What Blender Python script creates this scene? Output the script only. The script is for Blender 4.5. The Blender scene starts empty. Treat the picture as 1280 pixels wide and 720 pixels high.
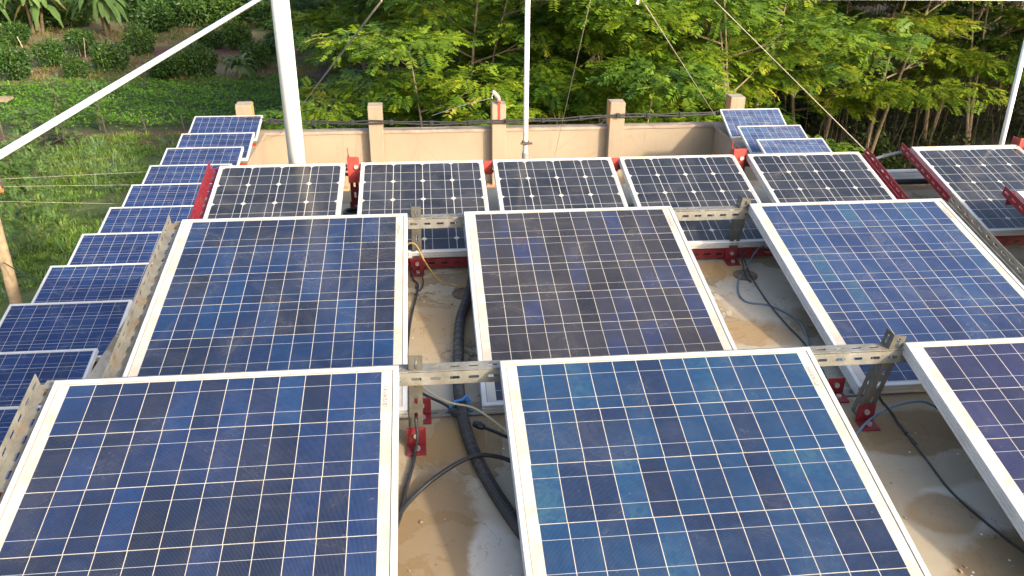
import bpy, bmesh, math, random
import numpy as np
from mathutils import Vector, Matrix, Euler
PI = math.pi; R = math.radians
C = bpy.context.scene.collection
SC = bpy.context.scene

# ------------------------------------------------------------------ camera, light, exposure
cd = bpy.data.cameras.new('camera'); cam = bpy.data.objects.new('camera', cd); C.objects.link(cam)
cd.sensor_width = 36; cd.lens = 36*1057.75/1280; cd.clip_start = .02; cd.clip_end = 3000
_p, _y, _r, _H = 0.4549, 0.1054, 0.0098, 1.395
fw = Vector((math.sin(_y)*math.cos(_p), math.cos(_y)*math.cos(_p), -math.sin(_p)))
r0 = Vector((math.cos(_y), -math.sin(_y), 0)); u0 = r0.cross(fw)
cr = r0*math.cos(_r)+u0*math.sin(_r); cu = -r0*math.sin(_r)+u0*math.cos(_r)
cam.matrix_world = Matrix(((cr.x, cu.x, -fw.x, 0), (cr.y, cu.y, -fw.y, 0), (cr.z, cu.z, -fw.z, _H), (0, 0, 0, 1)))
SC.camera = cam
SUN_EL, SUN_AZ = R(25), R(139)             # azimuth clockwise from +Y: low, behind the camera to the right
w = bpy.data.worlds.new('World'); SC.world = w; w.use_nodes = True
nt = w.node_tree; bg = nt.nodes['Background']
sky = nt.nodes.new('ShaderNodeTexSky'); sky.sky_type = 'NISHITA'; sky.sun_disc = False
sky.sun_elevation = SUN_EL; sky.sun_rotation = SUN_AZ; sky.air_density = 1.0; sky.dust_density = 5.0; sky.ozone_density = 1.0
nt.links.new(sky.outputs[0], bg.inputs[0]); bg.inputs[1].default_value = 0.15
sd = bpy.data.lights.new('sun', 'SUN'); sd.energy = 2.15; sd.angle = R(2.5); sd.color = (1.0, .88, .69)
sun = bpy.data.objects.new('sun', sd); C.objects.link(sun)
ts = Vector((math.sin(SUN_AZ)*math.cos(SUN_EL), math.cos(SUN_AZ)*math.cos(SUN_EL), math.sin(SUN_EL)))
sun.rotation_euler = ts.to_track_quat('Z', 'Y').to_euler(); sun.location = (5, -5, 10)
SC.view_settings.view_transform = 'Standard'; SC.view_settings.look = 'None'
SC.view_settings.gamma = 1; SC.view_settings.exposure = 1.5
SC.view_settings.use_curve_mapping = False

# ------------------------------------------------------------------ material helpers
class NT:
    def __init__(s, name):
        s.m = bpy.data.materials.new(name); s.m.use_nodes = True
        s.t = s.m.node_tree; s.n = s.t.nodes; s.b = s.n['Principled BSDF']
    def node(s, typ, **kw):
        n = s.n.new(typ)
        for k, v in kw.items(): setattr(n, k, v)
        return n
    def put(s, sock, v):
        if isinstance(v, bpy.types.NodeSocket): s.t.links.new(v, sock)
        elif v is not None: sock.default_value = v
    def M(s, op, a, b=None, c=None):
        n = s.node('ShaderNodeMath', operation=op)
        s.put(n.inputs[0], a)
        if b is not None: s.put(n.inputs[1], b)
        if c is not None: s.put(n.inputs[2], c)
        return n.outputs[0]
    def noise(s, vec, scale, detail=4, rough=.55, dist=0):
        n = s.node('ShaderNodeTexNoise'); s.put(n.inputs['Vector'], vec)
        n.inputs['Scale'].default_value = scale; n.inputs['Detail'].default_value = detail
        n.inputs['Roughness'].default_value = rough; n.inputs['Distortion'].default_value = dist
        return n.outputs[0]
    def ramp(s, f, stops, interp='LINEAR'):
        n = s.node('ShaderNodeValToRGB'); e = n.color_ramp.elements; n.color_ramp.interpolation = interp
        while len(e) < len(stops): e.new(.5)
        for i, (p, c) in enumerate(stops):
            e[i].position = p; e[i].color = (*c, 1) if len(c) == 3 else c
        s.put(n.inputs[0], f); return n.outputs[0]
    def mix(s, f, a, b):
        n = s.node('ShaderNodeMix', data_type='RGBA')
        s.put(n.inputs[0], f)
        for k, v in ((6, a), (7, b)):
            s.put(n.inputs[k], v if isinstance(v, bpy.types.NodeSocket) else (*v, 1))
        return n.outputs[2]
    def sm(s, x, a, b):
        n = s.node('ShaderNodeMapRange', interpolation_type='SMOOTHSTEP')
        s.put(n.inputs[0], x); n.inputs[1].default_value = a; n.inputs[2].default_value = b
        return n.outputs[0]
    def obj(s): return s.node('ShaderNodeTexCoord').outputs['Object']
    def pos(s): return s.node('ShaderNodeNewGeometry').outputs['Position']
    def bump(s, h, strength=.3, dist=.01):
        n = s.node('ShaderNodeBump'); s.put(n.inputs['Height'], h)
        n.inputs['Strength'].default_value = strength; n.inputs['Distance'].default_value = dist
        s.t.links.new(n.outputs[0], s.b.inputs['Normal'])

def mat(name, col, rough=.6, metal=0, var=.25, scale=8, bump=0, spec=.5, dirt=None):
    t = NT(name); v = t.pos()
    f = t.noise(v, scale, 5)
    lo = tuple(c*(1-var) for c in col); hi = tuple(min(1, c*(1+var*.6)) for c in col)
    c = t.ramp(f, [(.3, lo), (.7, hi)])
    if dirt:
        d = t.sm(t.noise(v, scale*.6, 6, .7), .53, .68)
        c = t.mix(t.M('MULTIPLY', d, dirt[1]), c, dirt[0])
    t.put(t.b.inputs['Base Color'], c); t.b.inputs['Roughness'].default_value = rough
    t.b.inputs['Metallic'].default_value = metal; t.b.inputs['Specular IOR Level'].default_value = spec
    if bump: t.bump(t.noise(v, scale*6, 4), bump)
    return t.m

def leafmat(name, stops, trans=.4, rough=.55):
    t = NT(name)
    a = t.node('ShaderNodeAttribute', attribute_name='tint').outputs['Fac']
    oi = t.node('ShaderNodeObjectInfo').outputs['Random']
    f = t.M('ADD', a, t.M('MULTIPLY', t.M('SUBTRACT', oi, .5), .28))
    c = t.ramp(f, stops)
    t.put(t.b.inputs['Base Color'], c); t.b.inputs['Roughness'].default_value = rough
    t.b.inputs['Specular IOR Level'].default_value = .3
    tr = t.node('ShaderNodeBsdfTranslucent'); t.put(tr.inputs[0], c)
    mx = t.node('ShaderNodeMixShader'); mx.inputs[0].default_value = trans
    t.t.links.new(t.b.outputs[0], mx.inputs[1]); t.t.links.new(tr.outputs[0], mx.inputs[2])
    t.t.links.new(mx.outputs[0], t.n['Material Output'].inputs[0])
    return t.m

def cellmat(name, cw, ch, nc, nr, gap, bus, busw, stops, bus_axis='v', mono=False, white=(.44, .425, .385), hgap=None, finger=.25, dust=.05, rough=.16, edge=None):
    """solar laminate: white backing, cells with their own tone, busbars, fine fingers (UV in metres)"""
    t = NT(name)
    uv = t.node('ShaderNodeUVMap').outputs[0]
    sp = t.node('ShaderNodeSeparateXYZ'); t.put(sp.inputs[0], uv)
    rnd = t.node('ShaderNodeObjectInfo').outputs['Random']
    v_ = sp.outputs[1]
    iv = t.M('FLOOR', t.M('DIVIDE', v_, ch))
    # hand-laid strings: each row of cells is off by a fraction of a millimetre
    wr = t.node('ShaderNodeTexWhiteNoise', noise_dimensions='2D'); cmb = t.node('ShaderNodeCombineXYZ')
    t.put(cmb.inputs[0], iv); t.put(cmb.inputs[1], rnd); t.put(wr.inputs['Vector'], cmb.outputs[0])
    u_ = t.M('ADD', sp.outputs[0], t.M('MULTIPLY', t.M('SUBTRACT', wr.outputs[0], .5), .0016 if not mono else 0.0))
    iu = t.M('FLOOR', t.M('DIVIDE', u_, cw))
    fu = t.M('SUBTRACT', u_, t.M('MULTIPLY', iu, cw)); fv = t.M('SUBTRACT', v_, t.M('MULTIPLY', iv, ch))
    eu = t.M('MINIMUM', fu, t.M('SUBTRACT', cw, fu)); ev = t.M('MINIMUM', fv, t.M('SUBTRACT', ch, fv))
    inside = t.M('MULTIPLY', t.M('GREATER_THAN', eu, gap/2), t.M('GREATER_THAN', ev, (hgap or gap)/2))
    for a, n_, c_ in ((iu, nc, 0), (iv, nr, 0)):
        inside = t.M('MULTIPLY', inside, t.M('MULTIPLY', t.M('GREATER_THAN', a, -.5), t.M('LESS_THAN', a, n_-.5)))
    if mono:   # clipped corners on every other edge
        row2 = t.M('FLOORED_MODULO', t.M('SUBTRACT', nr-1, iv), 2)          # 0: clipped at top, 1: clipped at bottom
        top = t.M('SUBTRACT', ch, fv)
        d = t.M('ADD', t.M('MULTIPLY', t.M('SUBTRACT', 1, row2), top), t.M('MULTIPLY', row2, fv))
        inside = t.M('MULTIPLY', inside, t.M('GREATER_THAN', t.M('ADD', d, eu), .0125))
    ax, cs = (fv, ch) if bus_axis == 'v' else (fu, cw)
    bl = None
    for b in bus:
        h = t.M('LESS_THAN', t.M('ABSOLUTE', t.M('SUBTRACT', ax, b*cs)), busw/2)
        bl = h if bl is None else t.M('MAXIMUM', bl, h)
    wn = t.node('ShaderNodeTexWhiteNoise', noise_dimensions='3D'); cm = t.node('ShaderNodeCombineXYZ')
    t.put(cm.inputs[0], iu); t.put(cm.inputs[1], iv); t.put(cm.inputs[2], t.M('MULTIPLY', rnd, 91.7)); t.put(wn.inputs['Vector'], cm.outputs[0])
    vec = t.node('ShaderNodeCombineXYZ'); t.put(vec.inputs[0], sp.outputs[0]); t.put(vec.inputs[1], sp.outputs[1]); t.put(vec.inputs[2], t.M('MULTIPLY', rnd, 17.))
    f = wn.outputs[0]
    if not mono:
        big = t.noise(vec.outputs[0], 3.2, 2)                       # neighbouring cells come from the same batch
        f = t.M('ADD', t.M('MULTIPLY', f, .62), t.M('MULTIPLY', t.M('SUBTRACT', big, .31), .95))
        vor = t.node('ShaderNodeTexVoronoi'); t.put(vor.inputs['Vector'], vec.outputs[0]); vor.inputs['Scale'].default_value = 85
        g = t.node('ShaderNodeSeparateColor'); t.put(g.inputs[0], vor.outputs['Color'])
        f = t.M('ADD', f, t.M('MULTIPLY', t.M('SUBTRACT', g.outputs[0], .5), .13))
    col = t.ramp(f, stops)
    fa = fu if bus_axis == 'v' else fv
    fing = t.M('LESS_THAN', t.M('FLOORED_MODULO', fa, .0026), .0007)
    col = t.mix(t.M('MULTIPLY', fing, finger), col, (.22, .27, .38))
    col = t.mix(bl, col, (.34, .35, .37))
    back = white
    if edge:   # dark line where the laminate meets the frame
        du = t.M('MINIMUM', t.M('ADD', sp.outputs[0], edge[0]), t.M('SUBTRACT', nc*cw+edge[0], sp.outputs[0]))
        dv = t.M('MINIMUM', t.M('ADD', sp.outputs[1], edge[1]), t.M('SUBTRACT', nr*ch+edge[1], sp.outputs[1]))
        sl = t.M('LESS_THAN', t.M('MINIMUM', du, dv), .0022)
        wv = t.sm(t.noise(uv, 9, 5, .7), .35, .7)
        back = t.mix(sl, t.mix(wv, white, tuple(c*k for c, k in zip(white, (.86, .80, .70)))), (.20, .18, .15))
    col = t.mix(inside, back, col)
    ds = t.sm(t.noise(vec.outputs[0], 6, 7, .68, .6), .40, .80)
    col = t.mix(t.M('MULTIPLY', ds, dust), col, (.42, .38, .31))
    spots = t.sm(t.noise(vec.outputs[0], 70, 2), .72, .80)
    col = t.mix(t.M('MULTIPLY', spots, .10), col, (.5, .47, .4))
    t.put(t.b.inputs['Base Color'], col)
    t.put(t.b.inputs['Roughness'], t.M('ADD', t.M('MULTIPLY', ds, .22), rough))
    t.b.inputs['Specular IOR Level'].default_value = .30
    return t.m

# ------------------------------------------------------------------ mesh helpers
class MB:
    def __init__(s): s.v = []; s.f = []; s.uv = {}
    def quadbox(s, P8):
        n = len(s.v); s.v += [tuple(p) for p in P8]
        s.f += [tuple(n+i for i in q) for q in ((0, 3, 2, 1), (4, 5, 6, 7), (0, 1, 5, 4), (1, 2, 6, 5), (2, 3, 7, 6), (3, 0, 4, 7))]
    def box(s, x0, x1, y0, y1, z0, z1, T=None):
        P = [(x0, y0, z0), (x1, y0, z0), (x1, y1, z0), (x0, y1, z0), (x0, y0, z1), (x1, y0, z1), (x1, y1, z1), (x0, y1, z1)]
        if T: P = [T @ Vector(p) for p in P]
        s.quadbox(P); return s
    def tube(s, pts, r, n=8, cap=True):
        pts = [Vector(p) for p in pts]; rr = r if isinstance(r, (list, tuple)) else [r]*len(pts)
        base = len(s.v); up = None
        for i, p in enumerate(pts):
            d = (pts[min(i+1, len(pts)-1)]-pts[max(i-1, 0)]).normalized()
            if up is None:
                a = Vector((0, 0, 1)) if abs(d.z) < .9 else Vector((1, 0, 0)); up = (a-d*a.dot(d)).normalized()
            else:
                up = (up-d*up.dot(d))
                up = up.normalized() if up.length > 1e-6 else d.orthogonal().normalized()
            sd_ = d.cross(up)
            for k in range(n):
                a = 2*PI*k/n; s.v.append(tuple(p+(up*math.cos(a)+sd_*math.sin(a))*rr[i]))
        for i in range(len(pts)-1):
            for k in range(n):
                a = base+i*n+k; b = base+i*n+(k+1) % n; s.f.append((a, b, b+n, a+n))
        if cap:
            s.f.append(tuple(base+k for k in range(n))[::-1]); s.f.append(tuple(base+(len(pts)-1)*n+k for k in range(n)))
        return s
    def disc(s, c, r, h, axis=(0, 0, 1), n=10):
        c = Vector(c); a = Vector(axis).normalized(); return s.tube([c, c+a*h], r, n)
    def mesh(s, name):
        me = bpy.data.meshes.new(name); me.from_pydata(s.v, [], s.f); me.update(); return me
    def build(s, name, m, parent=None, local=False, smooth=False, bevel=0):
        me = s.mesh(name)
        if parent is not None and not local:
            o0 = parent.matrix_basis.translation.copy(); q = parent
            while q.parent: q = q.parent; o0 += q.matrix_basis.translation
            me.transform(Matrix.Translation(-o0))
        o = bpy.data.objects.new(name, me); C.objects.link(o); me.materials.append(m)
        if parent: o.parent = parent
        if smooth:
            for p in me.polygons: p.use_smooth = True
        if bevel:
            b = o.modifiers.new('bevel', 'BEVEL'); b.width = bevel; b.segments = 2; b.limit_method = 'ANGLE'
        return o

def tag(o, label=None, cat=None, group=None, kind=None):
    if label: o['label'] = label
    if cat: o['category'] = cat
    if group: o['group'] = group
    if kind: o['kind'] = kind
    return o
def empty(name, loc, label, cat, group=None, rot=(0, 0, 0)):
    o = bpy.data.objects.new(name, None); C.objects.link(o); o.location = loc; o.rotation_euler = rot; o.empty_display_size = .1
    return tag(o, label, cat, group)
def copy_tree(o, parent=None):
    c = o.copy(); C.objects.link(c); c.parent = parent
    for ch in list(o.children): copy_tree(ch, c)
    return c
def spline(pts, n=6):
    P = [Vector(p) for p in pts]; P = [P[0]*2-P[1]]+P+[P[-1]*2-P[-2]]; out = []
    for i in range(1, len(P)-2):
        a, b, c, d = P[i-1:i+3]
        for k in range(n):
            t = k/n
            out.append(.5*((2*b)+(c-a)*t+(2*a-5*b+4*c-d)*t*t+(3*b-a-3*c+d)*t**3))
    out.append(P[-2]); return out

# ------------------------------------------------------------------ materials
M_frame = mat('anodised_frame', (.56, .56, .55), .42, .2, .12, 14, dirt=((.42, .36, .27), .4))
M_galv = mat('galvanised_steel', (.185, .185, .175), .55, .3, .3, 26, .15, dirt=((.15, .12, .08), .6))
M_rustgalv = mat('rust_streaked_steel', (.205, .20, .175), .6, .25, .35, 20, .15, dirt=((.20, .12, .055), .7))
M_post = mat('shaded_post_steel', (.10, .095, .080), .6, .3, .35, 22, .15, dirt=((.07, .05, .03), .5))  # dirty steel, darkened further: shade on the posts is put into the colour
M_red = mat('red_oxide_paint', (.19, .013, .022), .55, 0, .3, 22, .1, dirt=((.12, .05, .04), .5))
M_redlight = mat('sunbleached_red_paint', (.36, .04, .03), .55, 0, .25, 22)
M_bolt = mat('zinc_bolt', (.55, .54, .50), .4, .6, .2, 60)
M_pole = mat('white_enamel_pipe', (.82, .82, .80), .38, 0, .05, 9, dirt=((.40, .33, .24), .40))
M_black = mat('black_plastic', (.018, .018, .02), .5, 0, .3, 30)
M_conduit = mat('dusty_black_conduit', (.030, .030, .032), .55, 0, .3, 18, dirt=((.16, .14, .11), .35))
M_blue = mat('blue_plastic_tie', (.03, .16, .42), .4)
M_greyc = mat('grey_cable', (.16, .18, .20), .5)
M_bluec = mat('slate_blue_cable', (.10, .16, .24), .5)
M_yel = mat('yellow_cable', (.30, .19, .05), .5)
M_tan = mat('tan_rope', (.50, .42, .28), .8)
M_wire = mat('weathered_wire', (.30, .27, .21), .6)
M_wood = mat('weathered_wood', (.30, .22, .13), .85, 0, .35, 12, .3)
M_darkwood = mat('dark_wood_post', (.08, .065, .05), .9, 0, .3, 12)
M_sticker = mat('yellowed_sticker', (.55, .45, .26), .6)
M_print = mat('printed_barcode_label', (.35, .33, .30), .6, 0, .7, 220)
M_orange = mat('orange_insulator', (.55, .16, .05), .5)
M_bark = mat('pale_bark', (.22, .17, .11), .9, 0, .4, 9, .4)
M_twig = mat('dry_brushwood', (.05, .04, .03), .95)

# painted parapet: peach wash with rain streaks
def parapet_mat():
    t = NT('peach_painted_plaster'); v = t.pos()
    c = t.ramp(t.noise(v, 1.3, 6, .6), [(.3, (.245, .192, .132)), (.7, (.295, .238, .170))])
    mp = t.node('ShaderNodeMapping'); t.put(mp.inputs[0], v); mp.inputs['Scale'].default_value = (5, 5, .5)
    st = t.sm(t.noise(mp.outputs[0], 2, 5, .7), .55, .75)
    c = t.mix(t.M('MULTIPLY', st, .45), c, (.17, .115, .075))
    vo = t.node('ShaderNodeTexVoronoi', feature='DISTANCE_TO_EDGE'); t.put(vo.inputs['Vector'], v); vo.inputs['Scale'].default_value = .55
    nz = t.noise(v, 3, 4); ck = t.M('LESS_THAN', t.M('ADD', vo.outputs[0], t.M('MULTIPLY', nz, .03)), .019)
    c = t.mix(t.M('MULTIPLY', ck, .35), c, (.24, .17, .11))
    t.put(t.b.inputs['Base Color'], c); t.b.inputs['Roughness'].default_value = .85
    t.bump(t.noise(v, 40, 4), .15); return t.m
M_wall = parapet_mat()
M_cap = mat('weathered_coping', (.30, .235, .18), .85, 0, .3, 5, .2, dirt=((.22, .15, .11), .6))
M_orangepaint = mat('ochre_painted_side', (.62, .25, .07), .8, 0, .25, 8)
M_build = mat('building_plaster', (.52, .42, .30), .85, 0, .2, 2)
M_cement = mat('cement_screed', (.36, .34, .30), .9, 0, .25, 2, .2, dirt=((.16, .14, .11), .5))
M_brick = mat('broken_brick', (.42, .20, .11), .9, 0, .4, 30, .3)

def roof_mat():
    t = NT('stained_roof_concrete'); v = t.pos()
    n1 = t.noise(v, 1.1, 6, .6); n2 = t.noise(v, 2.4, 6, .62, .7); n3 = t.noise(v, 30, 5, .7); n4 = t.noise(v, 7, 6, .7)
    c = t.ramp(n1, [(.30, (.30, .25, .175)), (.50, (.37, .325, .25)), (.70, (.43, .395, .325))])
    # tan tide-marked stains with a darker rim
    ed = t.M('ABSOLUTE', t.M('SUBTRACT', n2, .535))
    st = t.sm(n2, .525, .548)
    c = t.mix(t.M('MULTIPLY', st, .62), c, (.215, .145, .072))
    c = t.mix(t.M('MULTIPLY', t.M('SUBTRACT', 1, t.sm(ed, 0, .013)), .45), c, (.15, .085, .03))
    # old water marks that the photograph shows, at their own places
    sp = t.node('ShaderNodeSeparateXYZ'); t.put(sp.inputs[0], v)
    def blob(x, y, rx, ry, col, k, soft=.5, wob=.9):
        dx = t.M('DIVIDE', t.M('SUBTRACT', sp.outputs[0], x), rx); dy = t.M('DIVIDE', t.M('SUBTRACT', sp.outputs[1], y), ry)
        d = t.M('SQRT', t.M('ADD', t.M('MULTIPLY', dx, dx), t.M('MULTIPLY', dy, dy)))
        d = t.M('ADD', d, t.M('MULTIPLY', t.M('SUBTRACT', n4, .5), wob))
        return t.M('MULTIPLY', t.M('SUBTRACT', 1, t.sm(d, 1-soft, 1)), k), col
    for a in ((-.02, 1.55, .13, .34, (.20, .135, .07), .8, .35), (.12, 1.42, .07, .17, (.50, .47, .42), .85, .3),
              (.02, 1.90, .26, .16, (.30, .19, .075), .7, .8), (.03, 2.55, .22, .36, (.30, .215, .115), .7, .8),
              (1.32, 1.83, .22, .115, (.23, .15, .075), .8, .15), (1.36, 1.52, .24, .10, (.50, .47, .41), .8, .3),
              (1.22, 1.50, .10, .085, (.25, .175, .095), .8, .25), (1.36, 1.28, .26, .16, (.24, .165, .085), .85, .2),
              (1.18, 2.62, .16, .20, (.47, .42, .34), .8, .6), (1.12, 2.93, .18, .12, (.40, .24, .08), .75, .6), (1.08, 2.42, .2, .12, (.30, .20, .10), .7, .5)):
        k, col = blob(*a); c = t.mix(k, c, col)
    vo = t.node('ShaderNodeTexVoronoi', feature='DISTANCE_TO_EDGE'); t.put(vo.inputs['Vector'], v); vo.inputs['Scale'].default_value = 1.15
    ck = t.M('LESS_THAN', t.M('ADD', vo.outputs[0], t.M('MULTIPLY', t.M('SUBTRACT', n4, .35), .035)), .0018)
    c = t.mix(t.M('MULTIPLY', ck, .7), c, (.07, .05, .03))
    tide = t.M('LESS_THAN', t.M('ABSOLUTE', t.M('SUBTRACT', t.noise(v, 3.6, 5, .6, .9), .47)), .0035)
    c = t.mix(t.M('MULTIPLY', tide, .35), c, (.16, .10, .05))
    # black mould speckle near the drains
    md = t.M('MULTIPLY', t.sm(n3, .50, .62), blob(-.02, 2.80, .13, .06, None, 1, .9)[0])
    md2 = t.M('MULTIPLY', t.sm(n3, .45, .60), blob(.10, 2.36, .11, .12, None, 1, .8)[0])
    md3 = t.M('MULTIPLY', t.sm(n3, .40, .56), blob(1.47, 2.93, .09, .06, None, 1, .6)[0])
    for k in (md, md2, md3): c = t.mix(t.M('MULTIPLY', k, .8), c, (.035, .028, .02))
    c = t.mix(t.M('MULTIPLY', t.sm(n3, .58, .75), .18), c, (.14, .11, .08))
    wn = t.node('ShaderNodeTexVoronoi'); t.put(wn.inputs['Vector'], v); wn.inputs['Scale'].default_value = 14
    c = t.mix(t.M('MULTIPLY', t.M('LESS_THAN', wn.outputs['Distance'], .045), .8), c, (.75, .73, .68))
    t.put(t.b.inputs['Base Color'], c); t.put(t.b.inputs['Roughness'], t.M('SUBTRACT', .97, t.M('MULTIPLY', st, .08)))
    t.b.inputs['Specular IOR Level'].default_value = .15
    t.bump(t.M('ADD', n3, t.M('MULTIPLY', n4, .6)), .35, .004); return t.m
M_roof = roof_mat()

def ground_mat():
    t = NT('farmland_soil'); v = t.pos(); sp = t.node('ShaderNodeSeparateXYZ'); t.put(sp.inputs[0], v)
    x, y = sp.outputs[0], sp.outputs[1]
    n = t.noise(v, .35, 6, .65); n2 = t.noise(v, 2.2, 6, .65)
    wob = t.M('MULTIPLY', t.M('SUBTRACT', n, .5), 3.0)
    yy = t.M('ADD', y, wob)
    grass = t.ramp(n2, [(.35, (.045, .055, .018)), (.6, (.075, .11, .025)), (.75, (.12, .10, .05))])
    soil = t.ramp(n2, [(.3, (.075, .035, .022)), (.7, (.13, .062, .036))])
    crop = t.ramp(n2, [(.3, (.03, .035, .014)), (.7, (.05, .075, .02))])
    orch = t.ramp(t.noise(v, .55, 6, .65), [(.30, (.11, .06, .04)), (.42, (.16, .105, .055)), (.54, (.15, .13, .05)), (.66, (.08, .11, .03))])
    far = t.ramp(n2, [(.3, (.03, .045, .016)), (.7, (.06, .085, .025))])
    c = t.mix(t.sm(yy, 30.6, 31.4), grass, soil)
    c = t.mix(t.sm(yy, 32.4, 33.0), c, crop)
    c = t.mix(t.sm(y, 40.6, 41.2), c, orch)
    strip = t.M('MULTIPLY', t.sm(yy, 47.3, 47.8), t.M('SUBTRACT', 1, t.sm(yy, 50.0, 50.6)))
    c = t.mix(strip, c, soil)
    c = t.mix(t.sm(yy, 64, 70), c, far)
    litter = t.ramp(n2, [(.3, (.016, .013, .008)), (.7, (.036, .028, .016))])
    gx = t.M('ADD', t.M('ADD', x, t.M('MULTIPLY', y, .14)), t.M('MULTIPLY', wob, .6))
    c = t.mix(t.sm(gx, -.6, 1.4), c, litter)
    t.put(t.b.inputs['Base Color'], c); t.b.inputs['Roughness'].default_value = .95
    t.bump(n2, .6, .15); return t.m

# ------------------------------------------------------------------ setting: ground, building
G = -7.5
mb = MB()
xs = [-900, -60, -30, -10, 0, 10, 30, 60, 900]; ys = [-900, -30, 0, 15, 30, 45, 70, 120, 900]
n0 = len(ys)
for X in xs:
    for Y in ys: mb.v.append((X, Y, G))
for i in range(len(xs)-1):
    for j in range(len(ys)-1): mb.f.append((i*n0+j, (i+1)*n0+j, (i+1)*n0+j+1, i*n0+j+1))
tag(mb.build('ground', ground_mat()), kind='structure')

RX0, RX1, RY0, RY1 = -1.06, 4.05, -3.0, 3.98
TX0, TX1, TY1, TZ = -2.35, 4.42, 12.40, -2.95
bl = empty('building', (1.0, 4.0, G), 'flat roofed building whose stained concrete roof carries the panels', 'building')
MB().box(RX0+.02, RX1-.02, RY0+.02, RY1-.02, TZ, -.121).build('upper_storey', M_build, bl)
o = MB().box(RX0, RX1, RY0, RY1, -.12, 0).build('roof_slab', M_roof, bl, bevel=.006)
# low upstand at the rear edge with a pale weathered top
MB().box(1.98, RX1-.05, 3.83, 3.955, .001, .035).build('edge_upstand', M_cement, bl, bevel=.004)
MB().box(TX0-.26, TX1+.26, RY0, TY1+.22, G, TZ-.006).build('lower_storey', M_build, bl)
MB().box(TX0-.27, TX1+.27, RY1+.001, TY1+.23, TZ-.005, TZ).build('terrace_floor', M_cement, bl)

def wall_thing(label, parts, name='parapet_wall'):
    o = empty(name, parts[0][0], label, 'wall', 'parapet walls round the lower terrace')
    for loc, nm, m, b in parts:
        mbx = MB().box(*b); mbx.build(nm, m, o, bevel=.008)
    return o
ZT = -2.03
wall_thing('peach parapet wall across the back of the terrace, between the trees and the dark panels', [
    ((1, TY1, TZ), 'wall', M_wall, (TX0-.2, TX1+.2, TY1, TY1+.14, TZ, ZT-.045)),
    ((0, 0, 0), 'coping', M_cap, (TX0-.2, TX1+.2, TY1-.018, TY1+.16, ZT-.045, ZT))])
wall_thing('peach parapet wall under the left row of blue panels', [
    ((TX0-.1, 8, TZ), 'wall', M_wall, (TX0-.20, TX0, RY0, TY1-.022, TZ, ZT-.045)),
    ((0, 0, 0), 'coping', M_wall, (TX0-.24, TX0+.02, RY0, TY1-.022, ZT-.045, ZT))])
wall_thing('parapet wall in shade under the three blue panels at right', [
    ((TX1+.1, 8, TZ), 'wall', M_wall, (TX1, TX1+.2, RY0, TY1-.022, TZ, ZT-.045)),
    ((0, 0, 0), 'coping', M_cap, (TX1-.02, TX1+.24, RY0, TY1-.022, ZT-.045, ZT))])

# piers of the back wall
pl = ['peach pier of the back wall, right of the white mast', 'peach pier carrying the galvanised pipe stub and red bracket',
      'peach pier of the back wall, right of the thin white pole', 'corner pier peeping over the farthest left blue panel',
      'corner pier peeping over the farthest right blue panel']
for i, (xc, w_, zt, side) in enumerate(((-.725, .205, -1.64, 0), (1.08, .205, -1.645, -1), (2.855, .225, -1.645, -1), (-2.60, .215, -1.62, 1), (4.73, .225, -1.62, -1))):
    y0 = 12.25 if i < 3 else 12.36
    o = empty('wall_pier', (xc, y0+.12, TZ), pl[i], 'pier', 'piers of the back wall')
    MB().box(xc-w_/2, xc+w_/2, y0, TY1-.02 if i < 3 else y0+.24, TZ if i < 3 else ZT+.002, zt).build('shaft', M_wall, o, bevel=.008)
    if i < 3: MB().box(xc-w_/2+.001, xc+w_/2-.001, TY1-.02, TY1+.12, ZT+.001, zt-.001).build('rear_stub', M_wall, o)
    MB().box(xc-w_/2+.006, xc+w_/2-.006, y0+.006, y0+.21, zt+.0005, zt+.012).build('cap', M_cap, o)
    if side: MB().box(*((xc+w_/2+.0005, xc+w_/2+.004) if side > 0 else (xc-w_/2-.004, xc-w_/2-.0005)), y0+.012, y0+.17, ZT+.05, zt-.01).build('painted_side', M_orangepaint, o)

# ------------------------------------------------------------------ solar panels
def frame_mb(wd, ln, d, lip):
    pr = [(.0012, 0), (lip, 0), (lip, -.006), (.006, -.006), (.006, -d), (0, -d), (0, -.74*d), (.0025, -.71*d), (.0025, -.60*d), (0, -.57*d),
          (0, -.42*d), (.0025, -.39*d), (.0025, -.28*d), (0, -.25*d), (0, -.0012)]
    cs = [(-wd/2, 0, 1, 1), (wd/2, 0, -1, 1), (wd/2, ln, -1, -1), (-wd/2, ln, 1, -1)]
    m = MB(); n = len(pr)
    for (x, y, sx, sy) in cs:
        for a, z in pr: m.v.append((x+sx*a, y+sy*a, z))
    for i in range(4):
        j = (i+1) % 4
        for k in range(n):
            l = (k+1) % n; m.f.append((i*n+k, j*n+k, j*n+l, i*n+l))
    return m
def sheet(name, wd, ln, lip, uo, vo, m, parent):
    x = wd/2-lip+.004; y0, y1 = lip-.004, ln-lip+.004
    b = MB().box(-x, x, y0, y1, -.0065, -.0018)
    me = b.mesh(name); uv = me.uv_layers.new(name='UVMap')
    for lp in me.loops:
        co = me.vertices[lp.vertex_index].co; uv.data[lp.index].uv = (co.x-uo, co.y-vo)
    o = bpy.data.objects.new(name, me); C.objects.link(o); me.materials.append(m); o.parent = parent; return o

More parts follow.
